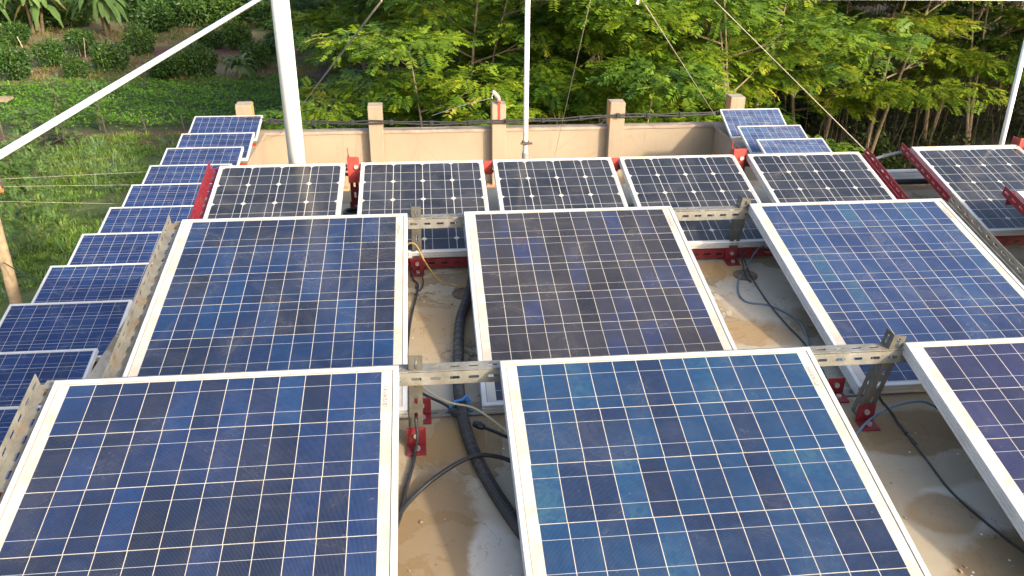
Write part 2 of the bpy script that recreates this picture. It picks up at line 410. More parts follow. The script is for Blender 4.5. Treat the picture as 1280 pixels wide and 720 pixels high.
def panel(xl, wd, ytop, ztop, tilt, ln, kind, m, label, group, rz=0, extras=True):
    c, s = math.cos(tilt), math.sin(tilt)
    o = empty('solar_panel', (xl+wd/2, ytop-ln*c, ztop-ln*s), label, 'solar panel', group, (tilt, 0, rz))
    d = {'poly': .036, 'mono': .028, 'side': .034}[kind]; lip = {'poly': .013, 'mono': .011, 'side': .016}[kind]
    frame_mb(wd, ln, d, lip).build('frame', M_frame, o, local=True)
    cw, ch, nc, nr = {'poly': ((wd-.082)/12, .159, 12, 6), 'mono': (.1268, .0715, 4, 9), 'side': (.1010, .156, 9, 4)}[kind]
    if kind == 'mono': ch = (ln-.036)/9
    if kind == 'poly': ch = (ln-.038)/6
    if kind == 'side': cw = (wd-.044)/9; ch = (ln-.05)/4
    sheet('cell_sheet', wd, ln, lip, -cw*nc/2, (ln-ch*nr)/2, m, o)
    if kind == 'poly' and extras:       # barcode labels on the right margin
        for k, (a, b) in enumerate(((.86, .93),)):
            MB().box(wd/2-.036, wd/2-.027, ln*a, ln*b, -.0017, -.0012).build('barcode_label', M_print, o, local=True)
    if kind == 'mono':
        for sx in (-.32, .32): MB().box(sx*wd-.026, sx*wd+.026, ln-.0105, ln-.003, .0003, .0010).build('sticker', M_sticker, o, local=True)
    if kind == 'side':
        for sx in (-.30, .27):
            f = MB(); f.box(sx*wd-.022, sx*wd+.022, -.012, .012, -.10, -.035)
            f.box(sx*wd-.022, sx*wd+.022, -.016, -.012, -.08, .03)
            f.build('foot', M_redlight, o, local=True)
            T = Matrix.Rotation(-tilt, 4, 'X'); g = MB()
            g.box(sx*wd-.018, sx*wd+.018, ln*.9, ln*.9+.004, -.30, -.034); g.build('rear_leg', M_redlight, o, local=True)
        MB().box(-wd*.30, wd/2-.03, .02, .06, -.142, -.102).build('support_arm', M_redlight, o, local=True)
    return o

B1 = [(0, (0.0023, 0.0046, 0.0127)), (0.28, (0.0029, 0.0075, 0.0288)), (0.5, (0.0029, 0.0115, 0.049)), (0.75, (0.0029, 0.0184, 0.0749)), (1, (0.0035, 0.0317, 0.0979))]
B2 = [(0, (0.0024, 0.0054, 0.018)), (0.25, (0.0024, 0.0108, 0.042)), (0.5, (0.0024, 0.021, 0.066)), (0.75, (0.003, 0.033, 0.093)), (1, (0.018, 0.072, 0.108))]
B3 = [(0, (.012, .011, .014)), (.35, (.024, .020, .021)), (.62, (.026, .024, .033)), (.85, (.018, .026, .075)), (1, (.07, .045, .035))]
B4 = [(0, (0.0079, 0.0079, 0.0145)), (0.3, (0.0058, 0.0108, 0.0303)), (0.55, (0.0043, 0.0159, 0.0578)), (0.8, (0.0043, 0.0239, 0.0795)), (1, (0.0043, 0.0397, 0.1228))]
B5 = [(0, (0.0108, 0.018, 0.0585)), (0.4, (0.0144, 0.0306, 0.09)), (0.7, (0.018, 0.0423, 0.1125)), (0.9, (0.0216, 0.0594, 0.108)), (1, (0.0162, 0.0765, 0.189))]  # paler cells: stronger sky reflection on this panel is put into the colour
B6 = [(0, (0.0075, 0.0075, 0.0225)), (0.5, (0.0135, 0.0135, 0.0488)), (1, (0.0225, 0.0263, 0.0975))]
def poly(name, wd, ln, st, **k): return cellmat(name, (wd-.082)/12, (ln-.038)/6, 12, 6, .0017, (.25, .75), .0011, st, edge=(.028, .006), **k)
TP, TQ, TR = .2329, .2032, .2357
gp, gq, gr, gs = 'large blue panels of the nearest row', 'large panels of the second row', 'dark panels of the third row', 'blue panels along the terrace walls'
P = [(-.938, .846, B1, 'large blue panel nearest the camera at left, near-black cells mixed in'), (.170, .838, B2, 'large bright blue panel with teal cells, centre of the nearest row'),
     (1.279, .842, B6, 'large violet blue panel cut by the right edge of the photo')]
for xl, wd, st, lb in P: panel(xl, wd, 1.888, .257, TP, 1.01, 'poly', poly('near_cells', wd, 1.01, st, finger=.22), lb, gp)
Q = [(-.902, .821, B4, 'large blue panel with purple grey cells, left in the second row'), (.132, .805, B3, 'large panel with brownish grey cells, middle of the second row'),
     (1.249, .794, B5, 'large pale blue panel in the second row beside the grey slotted side rail')]
for xl, wd, st, lb in Q: panel(xl, wd, 3.009, .245, TQ, 1.022, 'poly', poly('second_row_cells', wd, 1.022, st, finger=.15, dust=.07), lb, gq)
DK = [(0, (.013, .015, .022)), (1, (.024, .027, .038))]
M_mono = cellmat('dark_mono_cells', .1268, (.673-.036)/9, 4, 9, .0026, (.25, .75), .0018, DK, 'u', True, hgap=.0016, finger=.05, dust=.10, rough=.12)
Rw = [(-.901, 'dark panel at the left end of the third row, in front of the white mast'), (-.291, 'dark panel right of the red post bracket in the third row'),
      (.294, 'dark panel in front of the thin white pole'), (.873, 'dark panel in the third row, second from its right red side rail'),
      (1.477, 'dark panel against the red side rail, below three small blue panels')]
for xl, lb in Rw: panel(xl, .54, 3.664, .24, TR, .673, 'mono', M_mono, lb, gr)
panel(2.308, .54, 3.72, .24, TR, .69, 'mono', M_mono, 'dark panel at far right with a red rail along its left edge', gr)
panel(2.392, .54, 3.055, .25, TR, .673, 'mono', M_mono, 'dark panel at the right photo edge, only its red railed corner showing', gr)
SB = [(0, (0.005, 0.014, 0.06)), (0.5, (0.006, 0.021, 0.09)), (1, (0.009, 0.032, 0.115))]
M_side = cellmat('side_panel_cells', (.95-.044)/9, (.67-.05)/4, 9, 4, .0026, (.25, .75), .0014, SB, finger=.1, dust=.06)
SB2 = [(0, (.02, .03, .085)), (.5, (.03, .055, .14)), (1, (.04, .09, .18))]
M_side2 = cellmat('right_panel_cells', (.92-.044)/9, (.67-.05)/4, 9, 4, .0026, (.25, .75), .0016, SB2, finger=.1, dust=.2)
Ly = [(12.32, -3.275, .245), (11.42, -3.24, .25), (10.76, -3.265, .24), (10.05, -3.275, .23), (9.36, -3.285, .24), (8.64, -3.295, .235),
      (7.92, -3.325, .24), (7.18, -3.345, .235), (6.44, -3.385, .24), (5.65, -3.40, .24), (4.92, -3.41, .235)]
Ln = ['farthest blue panel of the left row, in front of the corner pier', 'second farthest blue panel of the left row', 'third farthest blue panel of the left row, its right corner clear of the dark panel',
      'fourth farthest blue panel of the left row, touching the red rail', 'fifth farthest blue panel of the left row', 'sixth farthest blue panel of the left row, ending at the bottom of the red rail',
      'seventh farthest blue panel of the left row, fifth from its near end', 'blue panel of the left row, fourth from its near end', 'third nearest blue panel of the left row, its whole right edge showing',
      'second nearest blue panel of the left row, beside the grey side rail', 'nearest blue panel of the left row, just a corner in view']
for (y, x, t), lb in zip(Ly, Ln): panel(x, .95, y, -1.75, t, .67, 'side', M_side, lb, gs)
for (y, x, t), lb in zip(((12.22, 4.405, .40), (11.28, 4.345, .30), (10.61, 4.375, .26)), ('farthest blue panel of the right group, in front of its corner pier', 'blue panel in the middle of the right group of three', 'nearest blue panel of the right group, partly behind a dark panel')):
    panel(x, .92, y, -1.75, t, .67, 'side', M_side2, lb, gs)

# ------------------------------------------------------------------ slotted steel racks
def slotted(L, W, pitch=.05, sl=.028, sw=.009, offs=None, th=.0022):
    """plate L x W in XY (x from 0..L, y 0..W) with a row of long slots; returns MB (both faces and slot walls)"""
    bm = bmesh.new(); n = max(1, int(L/pitch)); p = L/n; yc = W/2 if offs is None else offs
    for i in range(n):
        x0, x1 = i*p, (i+1)*p; xc = (x0+x1)/2
        hole = [(xc-sl/2, yc), (xc-sl/2+sw*.25, yc-sw/2), (xc+sl/2-sw*.25, yc-sw/2), (xc+sl/2, yc), (xc+sl/2-sw*.25, yc+sw/2), (xc-sl/2+sw*.25, yc+sw/2)]
        outr = [(x0, yc), (x0, 0), (x1, 0), (x1, yc), (x1, W), (x0, W)]
        H = [bm.verts.new((a, b, 0)) for a, b in hole]; O = [bm.verts.new((a, b, 0)) for a, b in outr]
        for k in range(6):
            l = (k+1) % 6; bm.faces.new((O[k], O[l], H[l], H[k]))
    bmesh.ops.remove_doubles(bm, verts=bm.verts, dist=1e-5)
    ext = bmesh.ops.extrude_face_region(bm, geom=bm.faces[:])
    bmesh.ops.translate(bm, verts=[e for e in ext['geom'] if isinstance(e, bmesh.types.BMVert)], vec=(0, 0, th))
    bmesh.ops.recalc_face_normals(bm, faces=bm.faces)
    bm.verts.index_update(); m = MB(); m.v = [tuple(v.co) for v in bm.verts]; m.f = [tuple(v.index for v in f.verts) for f in bm.faces]; bm.free(); return m
def add_T(dst, src, T):
    n = len(dst.v); dst.v += [tuple(T @ Vector(v)) for v in src.v]; dst.f += [tuple(n+i for i in f) for f in src.f]
def frameT(o, ex, ey):
    ex = Vector(ex).normalized(); ey = Vector(ey); ey = (ey-ex*ex.dot(ey)).normalized(); ez = ex.cross(ey)
    return Matrix(((ex.x, ey.x, ez.x, o[0]), (ex.y, ey.y, ez.y, o[1]), (ex.z, ey.z, ez.z, o[2]), (0, 0, 0, 1)))
def angle_bar(a, b, f1, f2, W=.038, W2=None, pitch=.05, double=False):
    """slotted L-section from a to b with flanges along f1 and f2"""
    a, b = Vector(a), Vector(b); L = (b-a).length; m = MB()
    add_T(m, slotted(L, W, pitch), frameT(a, b-a, f1))
    s2 = Vector(f2).normalized()*.0026
    add_T(m, slotted(L, W2 or W, pitch), frameT(a+s2, b-a, f2)); return m
def foot(m_parent, x, y, label=None, sgn=1, mat_=None, rot=0):
    T = Matrix.Translation((x, y, 0)) @ Matrix.Rotation(rot, 4, 'Z')
    b = MB(); b.box(-.026, .026, -.050, .0, .001, .0065, T); b.box(-.026, .026, -.0052, -.0002, .0066, .058, T)
    f = b.build('foot', mat_ or M_red, m_parent, bevel=.0012)
    bb = MB()
    for dx, dy in ((.002, -.028),): bb.disc(T @ Vector((dx, dy, .0067)), .0085, .007, n=6)
    bb.disc(T @ Vector((0, -.0054, .036)), .008, .007, (T.to_3x3() @ Vector((0, -1, 0))), 6)
    bb.build('bolt', M_bolt, f); return f

def rack(root, xs, y, z, tilt, ln, posts, side_l=None, side_r=None, mt=M_galv, legmat=None, tops=True, feet2=()):
    c, s = math.cos(tilt), math.sin(tilt); x0, x1 = xs
    angle_bar((x0, y+.001, z-.029), (x1, y+.001, z-.029), (0, 1, 0), (0, 0, -1)).build('top_rail', mt, root)
    yb, zb = y-ln*c, z-ln*s
    angle_bar((x0, yb+.006, zb-.040), (x1, yb+.006, zb-.040), (0, 1, 0), (0, 0, -1), W=.034, W2=.036).build('bottom_rail', mt, root)
    d = Vector((0, -c, -s)); nrm = Vector((0, -s, c))
    for xx, sg in ((side_l, -1), (side_r, 1)):
        if xx is None: continue
        a = Vector((xx, y, z))-nrm*.032+d*(-.012); b = a+d*(ln+.015)
        angle_bar(a, b, (-sg, 0, 0), nrm, W=.040, W2=.038).build('side_rail', mt, root)
    for (xb, xt, yy) in posts:
        a = Vector((xb, yy, .012)); b = Vector((xt, yy, z+.018))
        m = angle_bar(a, b, (1, 0, 0), (0, 1, 0), W=.036, pitch=.045)
        p = m.build('post', legmat or mt, root); foot(p, xb+.018, yy-.0005)
    for (xf, yf) in feet2: foot(root, xf, yf)
    return root

rk = empty('panel_rack', (.4, 1.888, 0), 'slotted steel rack with red feet under the nearest row of large panels', 'rack', 'steel racks of the roof panels')
rack(rk, (-.975, 2.13), 1.888, .262, TP, 1.01, [(-.074, -.066, 1.893), (1.195, 1.248, 1.893)], side_l=-.983, mt=M_rustgalv, legmat=M_post)
rk = empty('panel_rack', (.5, 3.009, 0), 'slotted steel rack with red feet under the second row of large panels', 'rack', 'steel racks of the roof panels')
rack(rk, (-.94, 2.08), 3.009, .250, TQ, 1.022, [(-.070, -.066, 3.014), (1.185, 1.222, 3.014)], side_l=-.948, side_r=2.09, mt=M_rustgalv, legmat=M_post, feet2=[(-.04, 2.035), (1.19, 2.035)])
rk = empty('panel_rack', (.55, 3.664, 0), 'red slotted rack under the five dark panels of the third row', 'rack', 'red racks of the dark panels')
rack(rk, (-.925, 2.035), 3.668, .247, TR, .673, [(-.345, -.345, 3.668), (1.44, 1.44, 3.668)], side_l=-.945, side_r=2.062, mt=M_red)
for xb in (-.325, 1.435):
    b = MB(); b.box(xb-.026, xb+.026, 3.652, 3.658, .15, .268); b.box(xb-.026, xb-.021, 3.659, 3.70, .15, .262); b.tube([(xb-.022, 3.69, .255), (xb-.024, 3.69, .30)], .0025, 5)
    br = b.build('bracket', M_redlight, rk, bevel=.001)
    MB().disc((xb+.012, 3.652, .225), .010, .008, (0, -1, 0), 8).build('bolt', M_bolt, br)
for xb, w_ in ((.272, .04), (.855, .03)):
    MB().box(xb-w_/2, xb+w_/2, 3.652, 3.657, .175, .238).build('bracket', M_redlight, rk)
rk = empty('panel_rack', (2.57, 3.72, 0), 'red slotted rack round the dark panel at far right', 'rack', 'red racks of the dark panels')
rack(rk, (2.28, 2.90), 3.724, .247, TR, .69, [(2.86, 2.86, 3.724)], side_l=2.268, side_r=2.89, mt=M_red)
b = MB(); b.box(2.845, 2.90, 3.70, 3.706, .16, .275); b.box(2.845, 2.85, 3.707, 3.76, .16, .27); b.build('bracket', M_redlight, rk, bevel=.001)
rk = empty('panel_rack', (2.7, 3.055, 0), 'red slotted rack of the dark panel at the right photo edge', 'rack', 'red racks of the dark panels')
rack(rk, (2.365, 2.95), 3.06, .257, TR, .673, [(2.70, 2.70, 3.06)], side_l=2.350, side_r=2.945, mt=M_red)

# ------------------------------------------------------------------ white pipe frame, ropes
o = empty('white_mast', (-.605, 3.9, 0), 'thick white mast standing behind the left dark panel', 'mast')
MB().tube([(-.605, 3.9, .012), (-.605, 3.9, 1.9)],   .0395, 20).build('tube', M_pole, o, smooth=True)
MB().disc((-.605, 3.9, .0005), .085, .011, n=20).build('base_plate', M_pole, o)
o = empty('thin_pole', (.470, 3.9, 0), 'thin white pole in the middle, clamped at its foot', 'pole', 'thin white poles')
MB().tube([(.470, 3.9, .008), (.470, 3.9, .897)], .0115, 12).build('tube', M_pole, o, smooth=True)
MB().disc((.470, 3.9, .0005), .035, .007, n=14).build('base_plate', M_galv, o)
cl = MB(); cl.box(.445, .50, 3.875, 3.886, .243, .252); cl.disc((.470, 3.9, .238), .018, .016, n=10); cl.build('clamp', M_darkwood, o)
MB().tube([(.470, 3.9, .17), (.470, 3.9, .20)], .016, 10).build('insulator', M_bolt, o)
o = empty('thin_pole', (2.905, 3.9, 0), 'thin white pole rising behind the far right dark panel', 'pole', 'thin white poles')
MB().tube([(2.905, 3.9, .008), (2.880, 3.9, .87)], .0125, 12).build('tube', M_pole, o, smooth=True)
MB().disc((2.905, 3.9, .0005), .035, .007, n=14).build('base_plate', M_galv, o)
tag(MB().tube([(-.56, 3.9, .926), (.47, 3.9, .908), (1.4, 3.9, .905), (2.95, 3.9, .893)], .0125, 12).build('cross_pipe', M_pole, smooth=True),
    'white horizontal pipe along the top edge of the photo', 'pipe')
o = empty('insulator_hook', (.968, 3.9, .892), 'small white insulator hanging from the horizontal pipe', 'insulator')
MB().tube([(.968, 3.9, .893), (.966, 3.9, .875)], [.006, .007], 10).build('body', M_pole, o); 
d0 = Vector((-.60, 3.86, .955)); d1 = Vector((-.955, 1.936, .818)); dn = d1+(d1-d0)*.95
o = empty('brace_pipe', tuple(dn), 'white pipe slanting across the top left corner to the mast', 'pipe')
MB().tube([d0, d1, dn], .0088, 14).build('tube', M_pole, o, smooth=True)
o = empty('thin_pole', (dn.x, dn.y, 0), 'white pole out of view that carries the slanting pipe', 'pole', 'thin white poles')
MB().tube([(dn.x, dn.y, .002), (dn.x, dn.y, dn.z-.011)], .0125, 12).build('tube', M_pole, o, smooth=True)

def rope(pts, r, m, label, name='guy_rope', cat='rope', sag=0, n=14, group=None):
    P = [Vector(p) for p in pts]
    if len(P) == 2:
        a, b = P; P = [a.lerp(b, k/n)-Vector((0, 0, sag*4*(k/n)*(1-k/n))) for k in range(n+1)]
    else: P = spline(P, 7)
    return tag(MB().tube(P, r, 7).build(name, m, smooth=True), label, cat, group)
gg = 'ropes and wires tied to the white pipe'
rope([(-.171, 3.9, .895), (-2.112, 12.35, -2.03)], .0045, M_wire, 'tan rope running down behind the white mast to the back wall', group=gg)
rope([(.988, 3.9, .89), (4.345, 12.2, -1.85)], .0034, M_wire, 'thin wire running down to the far right blue panel', group=gg)
rope([(1.32, 3.9, .89), (2.33, 3.93, .05)], .0021, M_wire, 'pale rope slanting down to the roof edge right of the dark row', group=gg)
rope([(.751, 3.9, .893), (1.871, 12.0, -2.45), (1.86, 12.2, -2.9)], .0022, M_wire, 'hair thin wire ending on the back wall right of the thin pole', group=gg)

# ------------------------------------------------------------------ cables on the back wall
o = empty('cable_bundle', (1.0, 12.222, -1.85), 'black cable bundle strung along the piers above the back wall', 'cable')
pts = [(-2.55, 12.222, -1.79), (-1.6, 12.222, -1.845), (-.725, 12.22, -1.855), (.2, 12.22, -1.885), (1.08, 12.22, -1.876), (1.95, 12.22, -1.862), (2.855, 12.22, -1.822), (3.6, 12.22, -1.825), (4.50, 12.22, -1.80)]
S_ = spline(pts, 8)
MB().tube([p+Vector((0, 0, .016+.006*math.sin(i*.9))) for i, p in enumerate(S_)], .011, 8).build('upper_cable', M_black, o, smooth=True)
MB().tube([p+Vector((0, .004, -.018+.007*math.sin(i*.7+1))) for i, p in enumerate(S_)], .013, 8).build('lower_cable', M_black, o, smooth=True)
for i in range(3, len(S_)-1, 5): MB().box(S_[i].x-.028, S_[i].x+.028, S_[i].y-.02, S_[i].y+.02, S_[i].z-.036, S_[i].z+.036).build('cable_tie', M_black, o, bevel=.006)
o = empty('pipe_stub', (1.08, 12.3, -1.62), 'galvanised bent pipe on a red bracket atop the second pier', 'pipe')
MB().tube([(1.085, 12.36, -1.632), (1.085, 12.36, -1.585), (1.07, 12.35, -1.545), (1.01, 12.32, -1.475), (.985, 12.31, -1.462)], [.03, .03, .032, .032, .03], 12).build('pipe', M_bolt, o, smooth=True)
b = MB(); b.box(1.066, 1.096, 12.242, 12.248, -1.86, -1.60); b.box(1.06, 1.104, 12.242, 12.40, -1.606, -1.598); b.build('bracket', M_redlight, o)
MB().tube(spline([(1.0, 12.31, -1.47), (.98, 12.3, -1.53), (.985, 12.29, -1.56)], 5), .006, 6).build('wire', M_bolt, o)
tag(MB().tube([(.98, 12.3, -1.545), (.55, 12.5, -1.70), (.1, 12.9, -1.95)], .004, 5).build('guy_rope', M_bolt), 'pale wire trailing left from the bent pipe into the trees', 'rope')

# ------------------------------------------------------------------ cables on the roof
o = empty('corrugated_conduit', (.08, 2.0, 0), 'thick black corrugated conduit snaking over the roof between the large panels', 'conduit')
cp = spline([(.19, 3.2, .02), (.155, 2.9, .02), (.135, 2.76, .02), (.093, 2.552, .02), (.074, 2.263, .02), (.070, 2.062, .022), (.084, 1.886, .02), (.116, 1.729, .02), (.17, 1.558, .02), (.235, 1.40, .02), (.32, 1.2, .02)], 44)
tot = [0]
for a, b in zip(cp, cp[1:]): tot.append(tot[-1]+(b-a).length)
rr = [.0175 if int(t/.0042) % 2 else .0150 for t in tot]
MB().tube(cp, rr, 14).build('corrugated_tube', M_conduit, o)
tie = empty('cable_tie', (.075, 2.03, .02), 'bright blue tie knotted round the black conduit', 'tie')
ring = [(.073+.022*math.cos(a), 2.035+.006*math.sin(a*2), .022+.022*math.sin(a)) for a in np.linspace(0, 2*PI, 20)]
MB().tube(ring, .0042, 6, False).build('loop', M_blue, tie, smooth=True)
MB().tube(spline([(.075, 2.03, .046), (.052, 2.02, .048), (.035, 2.0, .03)], 5), .0038, 6).build('tail', M_blue, tie)
MB().tube(spline([(.075, 2.03, .046), (.09, 2.04, .052), (.10, 2.03, .04)], 5), .0038, 6).build('tail', M_blue, tie)
def cable(pts, r, m, label): return rope(pts, r, m, label, 'cable', 'cable', group='loose cables on the roof')
cable([(-.16, 1.48, .008), (-.099, 1.606, .008), (-.067, 1.662, .010), (-.017, 1.712, .022), (.050, 1.752, .040), (.105, 1.772, .046), (.16, 1.775, .034), (.215, 1.764, .016), (.3, 1.75, .008)], .006, M_black, 'black cable curving in an arc over the conduit')
cable([(-.055, 1.875, .10), (-.052, 1.86, .05), (-.059, 1.848, .012), (-.065, 1.797, .008), (-.081, 1.702, .008), (-.095, 1.6, .008), (-.12, 1.5, .006)], .0042, M_black, 'black twisted wire dropping from the red foot at the left front gap')
cable([(-.13, 2.95, .09), (-.10, 2.975, .115), (-.075, 2.98, .135), (-.05, 2.97, .125), (-.02, 2.93, .075), (.03, 2.86, .03), (.09, 2.83, .02), (.17, 2.83, .02)], .0033, M_yel, 'yellow cable looping past the slotted post in the second row')
cable([(-.06, 2.30, .02), (-.05, 2.16, .035), (-.037, 2.103, .05), (.001, 2.036, .06), (.045, 2.0, .058), (.1, 1.979, .055), (.142, 1.936, .05), (.202, 1.874, .03), (.26, 1.82, .02)], .0032, M_tan, 'thin tan cable passing over the blue tie')
o = empty('connector_cable', (.08, 1.97, .02), 'black cable with two plug connectors crossing the conduit', 'cable', 'loose cables on the roof')
MB().tube(spline([(-.09, 2.2, .02), (-.038, 2.1, .03), (.023, 2.032, .035), (.05, 2.0, .030)], 6), .0042, 7).build('lead', M_black, o)
MB().tube([(.040, 2.008, .030), (.050, 1.995, .030), (.066, 1.978, .026)], [.010, .012, .009], 9).build('plug', M_black, o)
MB().tube([(.103, 1.942, .026), (.118, 1.932, .026), (.130, 1.924, .024)], [.009, .012, .008], 9).build('plug', M_black, o)
MB().tube(spline([(.13, 1.924, .024), (.16, 1.905, .02), (.20, 1.885, .012), (.27, 1.86, .01)], 5), .005, 7).build('lead', M_black, o)
cable([(-.07, 3.0, .02), (-.068, 2.93, .008), (-.05, 2.86, .006), (-.075, 2.6, .006), (-.09, 2.3, .006)], .0032, M_black, 'thin black wire lying along the left of the second row gap')
cable([(-.045, 2.985, .03), (-.03, 2.90, .008), (-.045, 2.83, .006), (-.06, 2.87, .006)], .0026, M_black, 'short black wire end below the red foot in the second row')
def twisted(pts, r, m, label):
    P_ = spline(pts, 26); mbx = MB()
    for ph in (0, PI):
        mbx.tube([p+Vector((math.cos(i*.55+ph), math.sin(i*.55+ph), .3*math.sin(i*.8+ph)))*r*.85+Vector((0, 0, r)) for i, p in enumerate(P_)], r, 6)
    return tag(mbx.build('cable', m, smooth=True), label, 'cable', 'loose cables on the roof')
twisted([(1.232, 1.905, .10), (1.262, 1.90, .055), (1.285, 1.885, .03), (1.294, 1.855, .012), (1.298, 1.814, .006)], .0029, M_black, 'twisted black pair hanging from the leaning front post')
cable([(1.298, 1.814, .008), (1.295, 1.75, .006), (1.292, 1.693, .006), (1.285, 1.569, .006), (1.305, 1.45, .006), (1.335, 1.346, .006), (1.4, 1.2, .006)], .0029, M_black, 'black wire trailing forward over the roof at right')
cable([(1.297, 1.815, .006), (1.302, 1.79, .006), (1.300, 1.765, .006)], .0032, M_black, 'short frayed wire end beside the trailing black wire')
cable([(1.13, 1.80, .006), (1.16, 1.825, .010), (1.228, 1.878, .02), (1.321, 1.918, .03), (1.402, 1.932, .03), (1.441, 1.916, .02)], .0036, M_bluec, 'slate blue cable arching past the red foot at right')
cable([(1.441, 1.916, .02), (1.462, 1.88, .014), (1.475, 1.80, .008), (1.50, 1.7, .006)], .005, M_black, 'thick black cable end joined to the slate blue cable')
cable([(1.335, 2.975, .065), (1.318, 2.98, .075), (1.29, 2.97, .06), (1.245, 2.93, .02), (1.205, 2.87, .006), (1.165, 2.81, .005), (1.133, 2.708, .005), (1.14, 2.64, .005), (1.206, 2.61, .005), (1.251, 2.538, .005), (1.266, 2.447, .005), (1.235, 2.30, .005), (1.21, 2.15, .005)], .0029, M_bluec, 'grey blue cable looping over the drain mark at right')
cable([(1.225, 2.99, .06), (1.243, 2.96, .02), (1.238, 2.90, .006), (1.221, 2.748, .006), (1.213, 2.59, .006), (1.216, 2.452, .006), (1.223, 2.302, .006), (1.20, 2.1, .006)], .0029, M_black, 'black cable from the red foot down to the front rail at right')
cable([(1.232, 2.985, .05), (1.222, 2.92, .02), (1.208, 2.84, .006), (1.213, 2.80, .006)], .0029, M_black, 'short black cable end over the drain mark')
for (x, y, lb) in ((.105, 2.815, 'round dark cover plate on the roof under the left conduit'), (1.225, 2.885, 'round dark cover plate on the roof under the loose cables at right')):
    pass
M_drain = mat('dark_iron_lid', (.16, .12, .08), .8, 0, .4, 30, .3)
for (x, y, lb) in ((.120, 2.80, 'round rusty drain lid beside the conduit'), (1.215, 2.87, 'round rusty drain lid under the loose cables at right')):
    o = empty('drain_lid', (x, y, 0), lb, 'drain lid', 'drain lids on the roof')
    MB().disc((x, y, .0006), .047, .0035, n=28).build('lid', M_drain, o)
    b = MB(); b.tube([(x+.040*math.cos(a), y+.040*math.sin(a), .0042) for a in np.linspace(0, 2*PI, 29)], .0022, 5, False); b.build('rim', M_drain, o)
tag(MB().tube([(2.0, 3.80, .036), (3.95, 3.80, .036)], .014, 14).build('water_pipe', M_black, smooth=True), 'black pipe along the rear roof edge between the dark panels', 'pipe')
tag(MB().tube([(1.98, 3.893, .058), (3.95, 3.893, .058)], .011, 14).build('water_pipe', M_pole, smooth=True), 'white pipe along the rear roof edge behind the black pipe', 'pipe')
tag(MB().tube(spline([(2.04, 3.80, .095), (2.14, 3.77, .16), (2.26, 3.73, .21), (2.30, 3.70, .215)], 6), .008, 8).build('cable', M_greyc, smooth=True), 'grey cable bridging from the red side rail to the far right panel', 'cable', 'loose cables on the roof')
cl = empty('cable_coil', (-.31, 3.52, 0), 'black cable coil on the roof between the two left dark panels', 'cable')
MB().tube([(-.31+.06*math.cos(a), 3.55+.05*math.sin(a), .012+.005*(a/2)) for a in np.linspace(0, 6*PI, 60)], .008, 7).build('coil', M_black, cl, smooth=True)
for (x, y, lb) in ((.90, 3.50, 'black junction box between the two dark panels in front of the back piers'), (1.455, 3.42, 'black junction box in the gap by the fifth dark panel')):
    o = empty('junction_box', (x, y, 0), lb, 'junction box', 'junction boxes under the dark row')
    MB().box(x-.035, x+.035, y-.03, y+.03, .001, .05).build('case', M_black, o, bevel=.004); MB().box(x-.037, x+.037, y-.032, y+.032, .051, .058).build('lid', M_black, o, bevel=.002)
rng = random.Random(5)
b = MB()
for k in range(420):     # grit, plaster crumbs and dry leaf bits lying on the roof
    x_, y_ = rng.uniform(-.95, 2.9), rng.uniform(.5, 3.75); q_ = rng.uniform(.0015, .0045); a_ = rng.uniform(0, 3.1)
    T = Matrix.Translation((x_, y_, .0008)) @ Matrix.Rotation(a_, 4, 'Z'); b.box(-q_*rng.uniform(1, 2.2), q_, -q_, q_*rng.uniform(.5, 1), 0, q_*rng.uniform(.3, 1), T)
M_grit = mat('roof_grit', (.30, .24, .16), .95, 0, .9, 60)
tag(b.build('roof_grit', M_grit), 'grit and dry crumbs strewn on the concrete roof', 'grit', kind='stuff')
for i, (x, lb) in enumerate(((-.40, 'broken brick at the foot of the terrace wall left of the red post'), (-.62, 'broken brick lying by the terrace wall'), (.88, 'broken brick in the gap left of the second pier'))):
    T = Matrix.Translation(((-1.0, -1.3, 1.0)[i], 12.27, TZ+.05)) @ Euler((0, 0, rng.uniform(-1, 1))).to_matrix().to_4x4()
    o = MB().box(-.11, .11, -.055, .055, -.049, .035, T).build('broken_brick', M_brick, bevel=.01); tag(o, lb, 'brick', 'broken bricks by the terrace wall')

# ------------------------------------------------------------------ left: utility pole and wires
o = empty('utility_pole', (-4.66, 9.0, G), 'round wooden utility pole at the left edge of the photo', 'pole')
MB().tube([(-4.69, 9.0, G), (-4.66, 9.0, -3.2), (-4.64, 9.0, -1.2)], [.085, .066, .058], 12).build('shaft', M_wood, o, smooth=True)
MB().box(-4.78, -4.44, 8.93, 8.97, -1.62, -1.56).build('cross_arm', M_darkwood, o)
MB().tube([(-4.47, 8.95, -1.66), (-4.47, 8.95, -1.62), (-4.47, 8.95, -1.56)], [.02, .03, .02], 10).build('insulator', M_orange, o)
MB().tube([(-4.46, 8.95, -1.55), (-4.46, 8.95, -1.49)], [.022, .018], 10).build('insulator', M_darkwood, o)
gw = 'wires strung from the utility pole'
rope([(-4.47, 8.95, -1.52), (-2.9, 10.9, -2.08)], .0022, M_wire, 'topmost thin wire from the utility pole', 'overhead_wire', 'wire', .0, group=gw)
rope([(-4.47, 8.95, -1.60), (-2.9, 10.3, -2.08)], .0022, M_wire, 'second thin wire from the utility pole', 'overhead_wire', 'wire', .0, group=gw)
rope([(-4.60, 8.95, -1.76), (-2.9, 9.75, -2.15)], .0022, M_wire, 'third wire from the utility pole, lower than the pair', 'overhead_wire', 'wire', .0, group=gw)
rope([(-4.62, 8.9, -2.45), (-2.9, 7.2, -2.25)], .006, M_black, 'black service cable from the utility pole toward the left panels', 'overhead_wire', 'wire', .05, group=gw)

